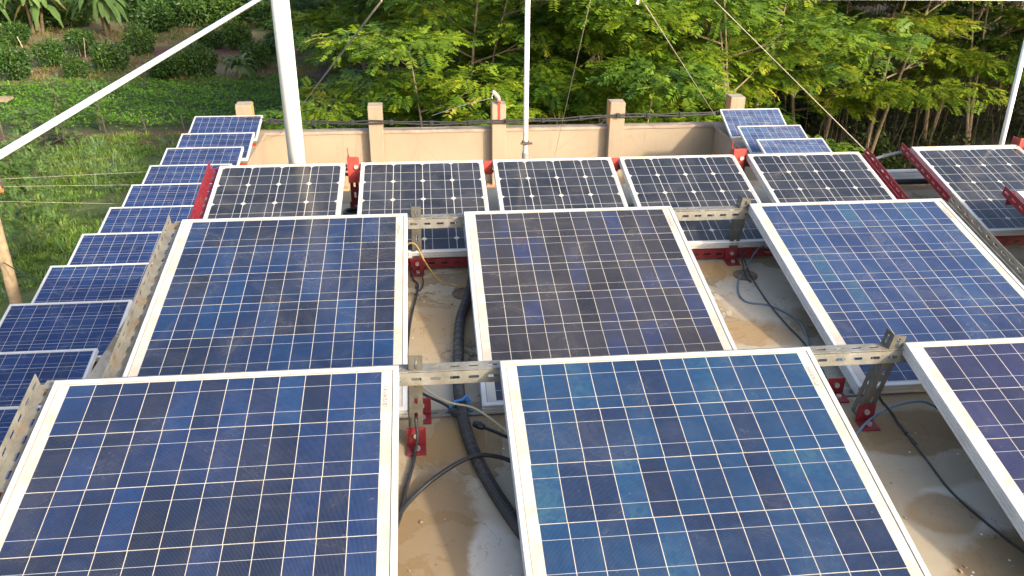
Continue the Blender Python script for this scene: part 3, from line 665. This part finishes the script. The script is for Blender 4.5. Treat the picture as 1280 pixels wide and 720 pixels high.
# ------------------------------------------------------------------ vegetation helpers (numpy)
def nmesh(name, V, F, tint=None, nf=4):
    V = np.asarray(V, np.float32).reshape(-1, 3); F = np.asarray(F, np.int32).reshape(-1, nf)
    me = bpy.data.meshes.new(name); me.vertices.add(len(V)); me.vertices.foreach_set('co', V.ravel())
    me.loops.add(F.size); me.loops.foreach_set('vertex_index', F.ravel())
    me.polygons.add(len(F)); me.polygons.foreach_set('loop_start', np.arange(0, F.size, nf, dtype=np.int32))
    me.update(calc_edges=True); me.validate()
    if tint is not None:
        a = me.attributes.new('tint', 'FLOAT', 'FACE'); a.data.foreach_set('value', np.asarray(tint, np.float32))
    return me
def link(name, me, m, parent=None, loc=None):
    o = bpy.data.objects.new(name, me); C.objects.link(o)
    if not me.materials: me.materials.append(m)
    if parent: o.parent = parent
    if loc: o.location = loc
    return o
RG = np.random.default_rng(11)
def unit(a): return a/np.maximum(np.linalg.norm(a, axis=-1, keepdims=True), 1e-9)
def leaf_quads(P, D, Nn, L, W, fold=.0):
    """diamond leaves: base P, direction D, normal Nn, length L, width W -> verts (n,4,3)"""
    S = unit(np.cross(D, Nn)); L = L[:, None]; W = W[:, None]
    a = P; b = P+D*L*.45+S*W*.5; c = P+D*L; d = P+D*L*.45-S*W*.5
    return np.stack([a, b, c, d], 1)
def pinnate(base, D, up, Ln, pairs=5, lw=.42):
    """compound leaves: base (n,3), direction, up, length (n) -> leaflets"""
    n = len(base); out = []
    S = unit(np.cross(D, up)); N = unit(np.cross(S, D))
    for k in range(pairs):
        t = .22+.78*(k+.5)/pairs
        p = base+D*(Ln*t)[:, None]-N*(Ln*.22*t*t)[:, None]
        for sg in (-1, 1):
            d = unit(S*sg*.9+D*.45-N*(.25+RG.normal(0, .15, (n, 1))))
            l = Ln*lw*(1-.35*abs(t-.5))*RG.uniform(.85, 1.15, n)
            out.append(leaf_quads(p, d, N, l, l*.46))
    return np.concatenate(out, 0)
def faces(n): return np.arange(n*4).reshape(-1, 4)

# umbrella-tiered trees of the grove
def grove_tree(seed, h, spread, clear=.30):
    global RG
    RG = np.random.default_rng(seed); rd = random.Random(seed)
    tr = MB(); pads = []
    nst = rd.choice((1, 2, 2, 3))
    for s_ in range(nst):
        a0 = rd.uniform(0, 2*PI); lean = rd.uniform(.03, .12)+(.12 if nst > 1 else 0)
        bx, by = (.14*math.cos(a0), .14*math.sin(a0)) if nst > 1 else (0, 0)
        hh = h*rd.uniform(.78, 1.0); pts = []
        for k in range(7):
            t = k/6; pts.append(Vector((bx+math.cos(a0)*lean*hh*t**1.3+.09*math.sin(5*t+seed), by+math.sin(a0)*lean*hh*t**1.3+.09*math.cos(4*t+s_), hh*t*.95)))
        r0_ = .070*(h/6)*(1.0 if nst == 1 else .72)
        tr.tube(pts, [r0_*(1-.80*k/6) for k in range(7)], 7)
        nb = {1: 8, 2: 6, 3: 4}[nst]
        for b in range(nb):
            t = clear+(1-clear)*(b+rd.random()*.6)/nb; i = min(5, int(t*6)); p = pts[i].lerp(pts[i+1], t*6-i)
            a = a0+b*2.4+rd.uniform(-.6, .6); ln = spread*(1.05-.5*t)*rd.uniform(.6, 1.1); rise = rd.uniform(.35, .75)
            q = p+Vector((math.cos(a)*ln, math.sin(a)*ln, ln*rise)); mid = p.lerp(q, .5)+Vector((0, 0, -.06*ln))
            tr.tube([p, mid, q], [r0_*.45*(1-t*.4), r0_*.32*(1-t*.4), r0_*.10], 5)
            R_ = rd.uniform(.50, .85)*spread*.56
            pads.append((q, R_))
            for _ in range(rd.randint(1, 3)):
                aa = a+rd.uniform(-1.3, 1.3); q2 = q+Vector((math.cos(aa), math.sin(aa), rd.uniform(-.12, .12)))*R_*rd.uniform(.8, 1.25)
                tr.tube([mid, q2], [r0_*.18, r0_*.06], 4); pads.append((q2, R_*rd.uniform(.55, .8)))
        pads.append((pts[-1]+Vector((0, 0, .12)), .42*spread))
    V = []; T = []
    for (c, r) in pads:
        n = int(52*(r/.6)**1.7)+12; rad = np.sqrt(RG.random(n))*r; th = RG.random(n)*2*PI
        lob = 1+.22*np.sin(3*th+seed)+.15*np.sin(5*th+r*9); rad = rad*lob
        base = np.stack([np.cos(th)*rad, np.sin(th)*rad, .17*r*(1-(rad/r)**2)+RG.normal(0, .055*r, n)], 1)+np.array(c)
        D = unit(np.stack([np.cos(th)+RG.normal(0, .4, n), np.sin(th)+RG.normal(0, .4, n), RG.normal(-.05, .22, n)], 1))
        Q_ = pinnate(base, D, np.tile([0, 0, 1.], (n, 1))+RG.normal(0, .25, (n, 3)), RG.uniform(.30, .50, n), 6, .33)
        t = np.tile(np.clip(RG.normal(.52, .15, n)+RG.normal(0, .11), 0, 1), 12); V.append(Q_); T.append(t)
    V = np.concatenate(V); T = np.concatenate(T)
    return tr, nmesh('crown', V.reshape(-1, 3), faces(len(V)), T)
M_grove = leafmat('grove_leaves', [(0, (.022, .058, .008)), (.3, (.060, .130, .010)), (.55, (.130, .215, .011)), (.8, (.21, .28, .013)), (1, (.32, .31, .03))], .30)
M_groveshade = leafmat('shaded_grove_leaves', [(0, (.012, .034, .007)), (.4, (.035, .080, .010)), (.7, (.080, .14, .012)), (1, (.17, .21, .02))], .25)  # darker copy of the grove leaves: shade among rear crowns put into the colour
protos = []
for i, (h, sp) in enumerate(((7.0, 2.0), (8.2, 2.3), (9.2, 2.5), (10.5, 2.7), (8.0, 2.0), (11.5, 2.8))):
    tr, me = grove_tree(100+i, h, sp, (.20, .24, .27, .30, .30, .32)[i]); tm = tr.mesh('trunk'); tm.materials.append(M_bark); me.materials.append(M_groveshade if i in (3, 5) else M_grove)
    protos.append((tm, me, h))
rd = random.Random(3); cnt = 0
tree_lab = {0: 'slender young tree', 1: 'mid sized tiered tree', 2: 'tall tiered tree', 3: 'tall broad tiered tree', 4: 'slim open tree', 5: 'very tall tree'}
marks = ((385, 'right beside the white mast'), (468, 'behind the first pier'), (545, 'left of the pipe stub pier'), (623, 'behind the pipe stub pier'), (700, 'right of the thin middle pole'), (770, 'behind the third pier'),
         (850, 'left of the right hand blue panels'), (940, 'behind the right hand blue panels'), (1040, 'above the fifth dark panel'), (1110, 'above the black roof edge pipe'), (1200, 'above the far right dark panel'), (1270, 'at the thin pole on the right edge'))
ranks = ('just behind the wall', 'near the wall', 'at the grove front', 'amid the grove', 'amid the grove')
def tree_label(k, ri, x, y):
    v = Vector((x, y, G+3-_H)); u = 640+1057.75*v.dot(cr)/v.dot(fw)
    if ri > 4 or u < 340 or u > 1330: return '%s deep in the dense grove, one of its crowded rear crowns' % tree_lab[k]
    return '%s %s, %s' % (tree_lab[k], ranks[ri], min(marks, key=lambda m_: abs(m_[0]-u))[1])
def put_tree(k, x, y, s, label, group='trees of the dense grove behind the wall'):
    tm, me, h = protos[k]
    o = empty('grove_tree', (x, y, G), label, 'tree', group, (0, 0, rd.uniform(0, 2*PI))); o.scale = (s, s, s*rd.uniform(.93, 1.07))
    link('trunk', tm, M_bark, o); link('crown', me, M_grove, o); return o
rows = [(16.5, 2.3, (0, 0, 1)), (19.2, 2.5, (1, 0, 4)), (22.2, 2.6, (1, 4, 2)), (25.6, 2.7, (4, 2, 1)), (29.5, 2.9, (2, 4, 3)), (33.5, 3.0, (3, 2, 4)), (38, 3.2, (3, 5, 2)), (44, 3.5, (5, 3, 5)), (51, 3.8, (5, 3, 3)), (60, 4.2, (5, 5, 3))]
used = {}
for ri, (y, st, ks) in enumerate(rows):
    x = -.14*y+2.9+rd.uniform(0, .6); xmax = .80*y+2; i = 0
    while x < xmax:
        if not (ri < 3 and x > .36*y+2.2 and x > 0) :
            k = ks[i % 3]
            px, py = x+rd.uniform(-.6, .6), y+rd.uniform(-.9, .9)
            put_tree(k, px, py, rd.uniform(.88, 1.12), tree_label(k, ri, px, py))
        i += 1; x += st*rd.uniform(1.15, 1.7)
# a young tree overhanging the wall end beside the mast
put_tree(0, -3.5, 18.8, .42, 'small yellow green sapling left of the white mast, in front of the grove')
put_tree(0, -4.4, 24.0, .5, 'small young tree left of the white mast at the field edge')

put_tree(1, -1.5, 17.6, .62, 'bushy young tree between the white mast and the first pier')
put_tree(2, -.4, 19.5, .60, 'young tree peeping over the wall at the first pier')
# unseen tall trees added right of the frame to cast shade on the grove
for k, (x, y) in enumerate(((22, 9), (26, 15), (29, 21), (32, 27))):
    put_tree((5, 3)[k % 2], x, y, 1.15, 'unseen tall tree added outside the right edge to shade the grove')
# ---- dense undergrowth between the stems
def scatter_leaves(P, size, flat=.4, tint=(.45, .2), up=.3):
    n = len(P); D = unit(np.stack([RG.normal(0, 1, n), RG.normal(0, 1, n), RG.normal(up, flat, n)], 1))
    N = unit(np.stack([RG.normal(0, .5, n), RG.normal(0, .5, n), np.ones(n)], 1))
    L = size*RG.uniform(.7, 1.3, n); Q_ = leaf_quads(P, D, N, L, L*.45); return Q_, np.clip(RG.normal(*tint, n), 0, 1)
M_under = leafmat('undergrowth_leaves', [(0, (.015, .028, .008)), (.5, (.035, .065, .014)), (1, (.08, .12, .022))], .3)
RG = np.random.default_rng(77)
n = 1500; y = 14.8+RG.random(n)**1.2*44; x = -.12*y+.9+RG.random(n)*(.95*y+2); rr_ = RG.uniform(.25, .75, n); hh_ = RG.uniform(.3, 1.3, n)*np.where(y > 22, 1.15, .8)
k_ = 46; cx_ = np.repeat(np.stack([x, y, np.full(n, G)], 1), k_, 0); d_ = unit(RG.normal(0, 1, (n*k_, 3))); d_[:, 2] = np.abs(d_[:, 2])
P_ = cx_+d_*np.stack([np.repeat(rr_, k_), np.repeat(rr_, k_), np.repeat(hh_, k_)], 1)*(1-.5*RG.random(n*k_)**2)[:, None]
Q_, t_ = scatter_leaves(P_, .21, .5); t_ = np.clip(t_+np.repeat(RG.normal(0, .15, n), k_), 0, 1); n = n*k_
tag(link('undergrowth', nmesh('undergrowth', Q_.reshape(-1, 3), faces(n), t_), M_under), 'low tangled undergrowth between the grove trunks', 'undergrowth', kind='stuff')

rs = random.Random(17); b = MB()
for k in range(1000):
    y = 21+rs.random()**.9*42; x = -.10*y+1+rs.random()*(.93*y+1); h_ = rs.uniform(1.2, 4.2); a_ = rs.uniform(0, 6.28); l_ = rs.uniform(0, .22)*h_
    b.tube([(x, y, G), (x+math.cos(a_)*l_*.35, y+math.sin(a_)*l_*.35, G+h_*.55), (x+math.cos(a_)*l_, y+math.sin(a_)*l_, G+h_)], [.022, .016, .006], 4, False)
M_stem = mat('thicket_stems', (.075, .058, .036), .9, 0, .5, 3)
tag(b.build('thicket_stems', M_stem), 'thin bare stems crowding the dark floor of the grove', 'thicket', kind='stuff')

# ---- rough grass field below the left panels
M_grass = leafmat('field_grass', [(0, (.17, .12, .06)), (.18, (.14, .17, .05)), (.4, (.11, .21, .035)), (.65, (.16, .28, .036)), (.85, (.25, .32, .05)), (1, (.17, .26, .12))], .35)
RG = np.random.default_rng(21)
def blades(cx, cy, n_per, hgt, spread, width, tint, bend=.5):
    n = len(cx); N = n*n_per; X = np.repeat(cx, n_per); Y = np.repeat(cy, n_per); Hh = np.repeat(hgt, n_per)*RG.uniform(.55, 1.15, N)
    th = RG.random(N)*2*PI; dr = np.stack([np.cos(th), np.sin(th), 0*th], 1); r = np.repeat(spread, n_per)*np.sqrt(RG.random(N))
    B = np.stack([X, Y, np.full(N, G)], 1)+dr*r[:, None]*.7; S = np.stack([-np.sin(th), np.cos(th), 0*th], 1)*(width*RG.uniform(.7, 1.3, N))[:, None]
    bd = bend*RG.uniform(.5, 1.5, N)
    m = B+np.stack([0*th, 0*th, Hh*.62], 1)+dr*(Hh*bd*.3)[:, None]; tp = B+np.stack([0*th, 0*th, Hh*(1-.25*bd)], 1)+dr*(Hh*bd*.95)[:, None]
    q1 = np.stack([B-S*.5, B+S*.5, m+S*.45, m-S*.45], 1); q2 = np.stack([m-S*.45, m+S*.45, tp+S*.06, tp-S*.06], 1)
    t = np.repeat(tint, n_per)+RG.normal(0, .07, N); return np.concatenate([q1, q2]), np.clip(np.concatenate([t, t]), 0, 1)
n = 7800; cy = 12.5+RG.random(n)**1.15*19.5; cx = -.58*cy-1.5+RG.random(n)*(.58*cy+1.5-3.0); cx += 0
patch = np.sin(cx*.9+.5*np.sin(cy*.8))+np.sin(cy*1.1+cx*.35)+.6*np.sin(cx*2.3-cy*1.7)
keep = (patch+RG.normal(0, .5, n)) > -1.25; cx, cy, patch = cx[keep], cy[keep], patch[keep]; n = len(cx)
tint = np.clip(.48+.13*patch+RG.normal(0, .12, n), .02, .88); weed = RG.random(n) < .06; tint[weed] = 1.0
Q1_, t1_ = blades(cx, cy, 15, np.clip(.17+.05*patch+RG.normal(0, .05, n), .07, .5)*np.where(weed, 1.5, 1), np.full(n, .30), .026, tint, .95)
tag(link('field_grass', nmesh('field_grass', Q1_.reshape(-1, 3), faces(len(Q1_)), t1_), M_grass), 'rough tussocky grass in the field below the left panels', 'grass', kind='stuff')

# ---- low crop in rows
M_crop = leafmat('crop_leaves', [(0, (.06, .14, .015)), (.5, (.13, .28, .02)), (1, (.20, .36, .045))], .4)
RG = np.random.default_rng(31); P_ = []
for yr in np.arange(33.2, 41.0, .46):
    x0, x1 = -.60*yr-2.5, -.12*yr-.2; n = int((x1-x0)*85); x = x0+RG.random(n)*(x1-x0)
    wv = .10*np.sin(x*.9+yr)+.06*np.sin(x*2.3+2*yr)
    hh = .30*(1+.25*np.sin(x*1.9+yr*3)); dy = RG.normal(0, .115, n)
    P_.append(np.stack([x, yr+wv+dy, G+.04+np.clip(hh*(1-(dy/.26)**2), .02, 1)*RG.uniform(.65, 1.05, n)], 1))
P_ = np.concatenate(P_); Q_, t_ = scatter_leaves(P_, .13, .35, (.5, .2), .25)
tag(link('crop_field', nmesh('crop', Q_.reshape(-1, 3), faces(len(Q_)), t_), M_crop), 'low green crop planted in rows across the field', 'crop', kind='stuff')

# ---- dry grass on the orchard floor
RG = np.random.default_rng(41)
M_dry = leafmat('dry_grass', [(0, (.18, .12, .055)), (.35, (.22, .17, .07)), (.6, (.15, .18, .05)), (1, (.09, .17, .035))], .3)
n = 5200; cy = 41.3+RG.random(n)*24; cx = -.62*cy-2+RG.random(n)*(.55*cy+2); pt = np.sin(cx*.7)+np.sin(cy*1.2+cx*.4)+RG.normal(0, .5, n)
k = (pt > -.3) & ~((cy > 47.5) & (cy < 50.3)); cx, cy, pt = cx[k], cy[k], pt[k]; n = len(cx)
Q_, t_ = blades(cx, cy, 9, RG.uniform(.12, .34, n), np.full(n, .3), .035, np.clip(.35+.2*pt, 0, 1), .6)
tag(link('dry_grass', nmesh('dry_grass', Q_.reshape(-1, 3), faces(len(Q_)), t_), M_dry), 'straw coloured dry grass on the orchard floor', 'grass', kind='stuff')

# ---- orchard bushes
M_bush = leafmat('orchard_leaves', [(0, (.018, .050, .012)), (.4, (.042, .10, .018)), (.7, (.075, .15, .022)), (.9, (.15, .20, .028)), (1, (.24, .22, .035))], .25, .42)
def bush_mesh(seed, leaves=2300, flat=.85):
    global RG
    RG = np.random.default_rng(seed); lob = [(0, 0, .62, .78)]
    for k in range(9):
        a = RG.random()*2*PI; lob.append((.55*math.cos(a)*RG.uniform(.5, 1), .55*math.sin(a)*RG.uniform(.5, 1), RG.uniform(.35, 1.05), RG.uniform(.32, .5)))
    V = []; T = []
    for (x, y, z, r) in lob:
        n = int(leaves*r*r/1.9); d = unit(RG.normal(0, 1, (n, 3))); rr_ = r*(1-.35*RG.random(n)**2)*(1+.10*np.sin(d[:, 0]*7+seed)*np.sin(d[:, 1]*6+d[:, 2]*5))
        p = d*rr_[:, None]*np.array([1, 1, flat])+np.array([x, y, z]); ok = p[:, 2] > .04; p, d = p[ok], d[ok]; n = len(p)
        D = unit(d*.7+RG.normal(0, .55, (n, 3))+np.array([0, 0, -.15])); N = unit(d+RG.normal(0, .45, (n, 3))); L = RG.uniform(.11, .21, n)
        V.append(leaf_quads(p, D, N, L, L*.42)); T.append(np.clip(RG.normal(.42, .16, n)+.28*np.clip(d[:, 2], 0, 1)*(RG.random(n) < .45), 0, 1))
    V = np.concatenate(V); return nmesh('crown', V.reshape(-1, 3), faces(len(V)), np.concatenate(T))
bushes = [bush_mesh(200+i, 2300, (.8, .9, 1.0, .85)[i]) for i in range(4)]
stem = MB()
for a in (0, 2.1, 4.2): stem.tube([(.03*math.cos(a), .03*math.sin(a), 0), (.25*math.cos(a), .25*math.sin(a), .7)], [.04, .02], 6)
stm = stem.mesh('trunk'); stm.materials.append(M_bark)
def put_bush(x, y, s, sz, label, group='orchard bushes', i=[0]):
    o = empty('orchard_bush', (x, y, G), label, 'bush', group, (0, 0, rd.uniform(0, 6.28))); o.scale = (s, s, sz)
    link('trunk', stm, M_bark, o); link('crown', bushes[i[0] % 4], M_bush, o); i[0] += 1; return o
def gp_(u, v, z=G):                       # helper: where a sight line of the survey meets the field
    d = fw+cr*((u-640)/1057.75)+cu*((360-v)/1057.75); k = (z-_H)/d.z; return (d.x*k, d.y*k)
def gx(u, y):
    d = fw+cr*((u-640)/1057.75)+cu*(260/1057.75); return d.x/d.y*y
BL = [(18, 99, 1.0, .95, 'rounded dark bush at the left edge, front rank of the orchard'), (64, 84, .85, .85, 'round bush between two paler ones in the second rank, left of the banana clump'),
      (97, 99, .62, .72, 'small pointed bush in the front rank by the crop'), (20, 57, .95, .8, 'yellow topped bush under the left banana plants'), (102, 68, .95, .85, 'bush propped with thin stakes left of the banana clump'),
      (142, 88, 1.0, .9, 'large dark bush right of the staked one, above the slanting pipe'), (176, 67, 1.0, .95, 'dense dark round bush right of the banana clump'), (205, 101, .85, .75, 'low dark bush just below the slanting pipe'),
      (232, 96, .75, .8, 'bush right of the low one under the slanting pipe'), (255, 97, .85, 1.0, 'upright bush left of the small banana sapling'), (263, 60, .95, .8, 'rounded bush half hidden by the slanting pipe'),
      (298, 62, .9, 1.0, 'tall grey green bush left of the mast in the second rank'), (323, 86, .85, .85, 'dark bush left of the white mast by the banana sapling'), (345, 72, .8, .9, 'dark bush close to the left side of the white mast')]
for (u, v, s, sz, lb) in BL:
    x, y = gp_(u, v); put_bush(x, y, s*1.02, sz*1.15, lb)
back = [(60, 24, 1.9), (88, 33, 1.6), (120, 20, 1.9), (180, 26, 2.0), (196, 40, 1.4), (214, 24, 2.0), (240, 33, 1.7), (262, 26, 1.9), (290, 30, 1.7), (318, 22, 2.0), (340, 36, 1.4), (160, 10, 2.3), (25, 12, 2.2), (232, 8, 2.4), (300, 6, 2.4), (95, 6, 2.4), (365, 25, 2.0), (-20, 26, 2.0), (10, 34, 1.5), (45, 36, 1.4), (-15, 70, 1.0), (400, 20, 2.2), (352, 5, 2.5), (130, -8, 2.6), (50, -8, 2.6), (205, -10, 2.6), (270, -10, 2.6), (330, -12, 2.6)]
for j, (u, v, s) in enumerate(back):
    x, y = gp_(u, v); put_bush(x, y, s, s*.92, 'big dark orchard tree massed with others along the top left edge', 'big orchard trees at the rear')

# ---- banana plants
M_ban = leafmat('banana_leaves', [(0, (.06, .12, .03)), (.5, (.11, .19, .05)), (.85, (.17, .25, .08)), (1, (.28, .22, .07))], .35, .55)
M_banst = mat('banana_stem', (.13, .10, .05), .8, 0, .45, 5)
def banana_mesh(seed, nst, hgt, leaf):
    global RG
    RG = np.random.default_rng(seed); st = MB(); V = []; F = []; T = []
    for s_ in range(nst):
        a = RG.random()*6.28; r = (.35*RG.random()+.12)*(nst > 1); bx, by = r*math.cos(a), r*math.sin(a); h = hgt*RG.uniform(.75, 1.05); lx, ly = bx*.6, by*.6
        st.tube([(bx, by, 0), (bx+lx*.3, by+ly*.3, h*.5), (bx+lx, by+ly, h)], [.11, .09, .05], 8)
        for k in range(11):
            th = k*2.4+RG.random()*.8; L = leaf*RG.uniform(.75, 1.1); rise = RG.uniform(.55, 1.5); prev = None; tt = np.clip(RG.normal(.5, .2), 0, .95) if k > 1 else 1.0
            N = 8; drr = np.array([math.cos(th), math.sin(th), 0]); sdv = np.array([-math.sin(th), math.cos(th), 0])
            for i in range(N+1):
                t = i/N; p = np.array([bx+lx, by+ly, h-.1])+drr*L*t*(.75 if rise > .8 else .95)+np.array([0, 0, L*(rise*t-1.2*t**2.3)])
                wv = leaf*.10*math.sin(PI*min(1, t*.93+.05))**.6*(1+.24*RG.normal())
                e1 = p+sdv*wv-np.array([0, 0, wv*.35]); e2 = p-sdv*wv-np.array([0, 0, wv*.35]); n0_ = len(V); V += [e1, p, e2]
                if i and RG.random() > .06:
                    F += [(n0_-3, n0_-2, n0_+1, n0_), (n0_-2, n0_-1, n0_+2, n0_+1)]; T += [tt+RG.normal(0, .05)]*2
    return st, nmesh('leaves', np.array(V), np.array(F), np.clip(T, 0, 1))
for (u, v, seed, nst, hg, lf, lb) in ((140, 44, 1, 6, 2.3, 2.2, 'clump of banana plants with brown stems at top left'), (45, 42, 2, 4, 2.1, 2.3, 'pair of broad leaved banana plants in the top left corner'), (5, 44, 4, 3, 2.2, 2.2, 'banana plant cut by the left photo edge at the top'), (297, 103, 3, 2, .75, 1.15, 'young banana sapling with one upright leaf near the crop')):
    st, me = banana_mesh(300+seed, nst, hg, lf); x, y = gp_(u, v)
    o = empty('banana_plant', (x, y, G), lb, 'banana plant', 'banana plants in the orchard')
    sm_ = st.mesh('stem'); link('stem', sm_, M_banst, o); link('leaves', me, M_ban, o)
for i, (u, v, lean) in enumerate(((95, 69, .1), (101, 70, .02), (107, 72, -.08), (132, 91, .06), (34, 70, .2))):
    x, y = gp_(u, v); tag(MB().tube([(x, y, G), (x-lean*1.4, y, G+1.0)], .022, 6).build('garden_stake', M_tan), ['left one of three pale stakes at the propped bush', 'middle one of three pale stakes at the propped bush', 'right one of three pale stakes at the propped bush', 'single pale stake before the large dark bush', 'leaning pale stake near the left edge'][i], 'stake', 'stakes in the orchard')

# ---- near feathery trees, fence posts, brush heap at the left
M_feather = leafmat('feathery_leaves', [(0, (.05, .10, .03)), (.5, (.09, .17, .045)), (1, (.16, .25, .06))], .35)
def feather(seed, h, sp, dens):
    global RG
    RG = np.random.default_rng(seed); rdd = random.Random(seed); tr = MB(); tr.tube([(0, 0, 0), (.05, .03, h*.5), (.0, .08, h*.95)], [.045, .03, .008], 6); V = []; T = []
    for k in range(int(16*dens)):
        t = .15+.8*k/(16*dens); a = k*2.4; ln = sp*(1.1-.75*t)*rdd.uniform(.7, 1.1); p = Vector((.03, .05*t, h*t)); q = p+Vector((math.cos(a)*ln, math.sin(a)*ln, ln*.55))
        tr.tube([p, q], [.012, .004], 4); n = int(26*dens); f = RG.random(n); b = np.array(p)[None]*(1-f[:, None])+np.array(q)[None]*f[:, None]+RG.normal(0, .12*sp, (n, 3))
        D = unit(RG.normal(0, 1, (n, 3))+np.array([math.cos(a), math.sin(a), .2])*.8); Q_ = pinnate(b, D, np.tile([0, 0, 1.], (n, 1)), RG.uniform(.16, .30, n), 5, .40); V.append(Q_); T.append(np.tile(np.clip(RG.normal(.5, .2, n), 0, 1), 10))
    V = np.concatenate(V); return tr, nmesh('crown', V.reshape(-1, 3), faces(len(V)), np.concatenate(T))
for (x, y, seed, h, sp, dn_, lb) in ((gx(-18, 21.0), 21.0, 1, 3.0, .95, 1.1, 'pale feathery bush at the left edge below the slanting pipe'), (gx(14, 26.5), 26.5, 2, 2.6, .85, .9, 'feathery grey green tree at left before the crop'), (gx(62, 30.5), 30.5, 3, 2.6, .45, .75, 'slender dark feathery tree standing before the crop'), (gx(112, 33.0), 33.0, 4, 2.1, .35, .5, 'thin wispy sapling half crossed by the slanting pipe')):
    tr, me = feather(400+seed, h, sp, dn_); o = empty('feathery_tree', (x, y, G), lb, 'tree', 'feathery trees at the left'); tm = tr.mesh('trunk'); link('trunk', tm, M_darkwood, o); link('crown', me, M_feather, o)
for i, (u, v, hh) in enumerate(((133, 167, .75), (183, 166, .62), (231, 165, .66))):
    x, y = gp_(u, v); tag(MB().tube([(x, y, G), (x-.05, y, G+hh)], .03, 6).build('fence_post', M_darkwood), ['dark fence post at the crop edge, left of three', 'dark fence post at the crop edge, middle of three', 'dark fence post at the crop edge, nearest the panels'][i], 'post', 'fence posts along the crop')
x, y = gp_(80, 172); o = empty('wooden_trestle', (x, y, G), 'dark wooden A shaped trestle in the grass below the slanting pipe', 'trestle')
MB().tube([(x-.12, y, G), (x+.02, y, G+.85)], .03, 6).build('leg', M_darkwood, o); MB().tube([(x+.14, y, G), (x, y+.03, G+.85)], .03, 6).build('leg', M_darkwood, o)
x, y = gp_(58, 182); rb = random.Random(8); b = MB()
for k in range(110):
    p = Vector((x+rb.gauss(0, .7), y+rb.gauss(0, .35), G+abs(rb.gauss(0, .22)))); d = Vector((rb.uniform(-1, 1), rb.uniform(-1, 1), rb.uniform(-.2, .5)))*rb.uniform(.2, .6); b.tube([p-d, p+d], [.018, .006], 4)
tag(b.build('brushwood_heap', M_twig), 'dark heap of cut brushwood in the grass below the slanting pipe', 'brushwood', kind='stuff')
o = empty('tin_sheet', (gx(4, 24.0), 24.0, -4.62), 'small brown tin sheet on a stick at the left photo edge', 'sheet')
xx = gx(4, 24.0); zz = 0
dT = fw+cr*((4-640)/1057.75)+cu*((360-124)/1057.75); kk = 24.0/dT.y; zz = _H+dT.z*kk; o.location = (dT.x*kk, 24.0, G)
MB().box(dT.x*kk-.35, dT.x*kk+.18, 23.8, 24.2, zz-.03, zz+.03).build('sheet', M_wood, o)
MB().tube([(dT.x*kk-.25, 24.0, G), (dT.x*kk-.25, 24.0, zz-.031)], .03, 6).build('stick', M_darkwood, o)

# ---- far wood closing the view for higher cameras
RG = np.random.default_rng(91); n = 30000; ang = RG.uniform(-1.25, 1.25, n); rad = RG.uniform(85, 120, n); hz = RG.random(n)**.7*(7+2*np.sin(ang*23)+1.5*np.sin(ang*61))
P_ = np.stack([np.sin(ang)*rad, np.cos(ang)*rad, G+hz], 1); Q_, t_ = scatter_leaves(P_, 1.3, .5, (.45, .2))
tag(link('distant_wood', nmesh('distant_wood', Q_.reshape(-1, 3), faces(n), t_), M_under), 'far belt of trees beyond the fields', 'wood', kind='stuff')
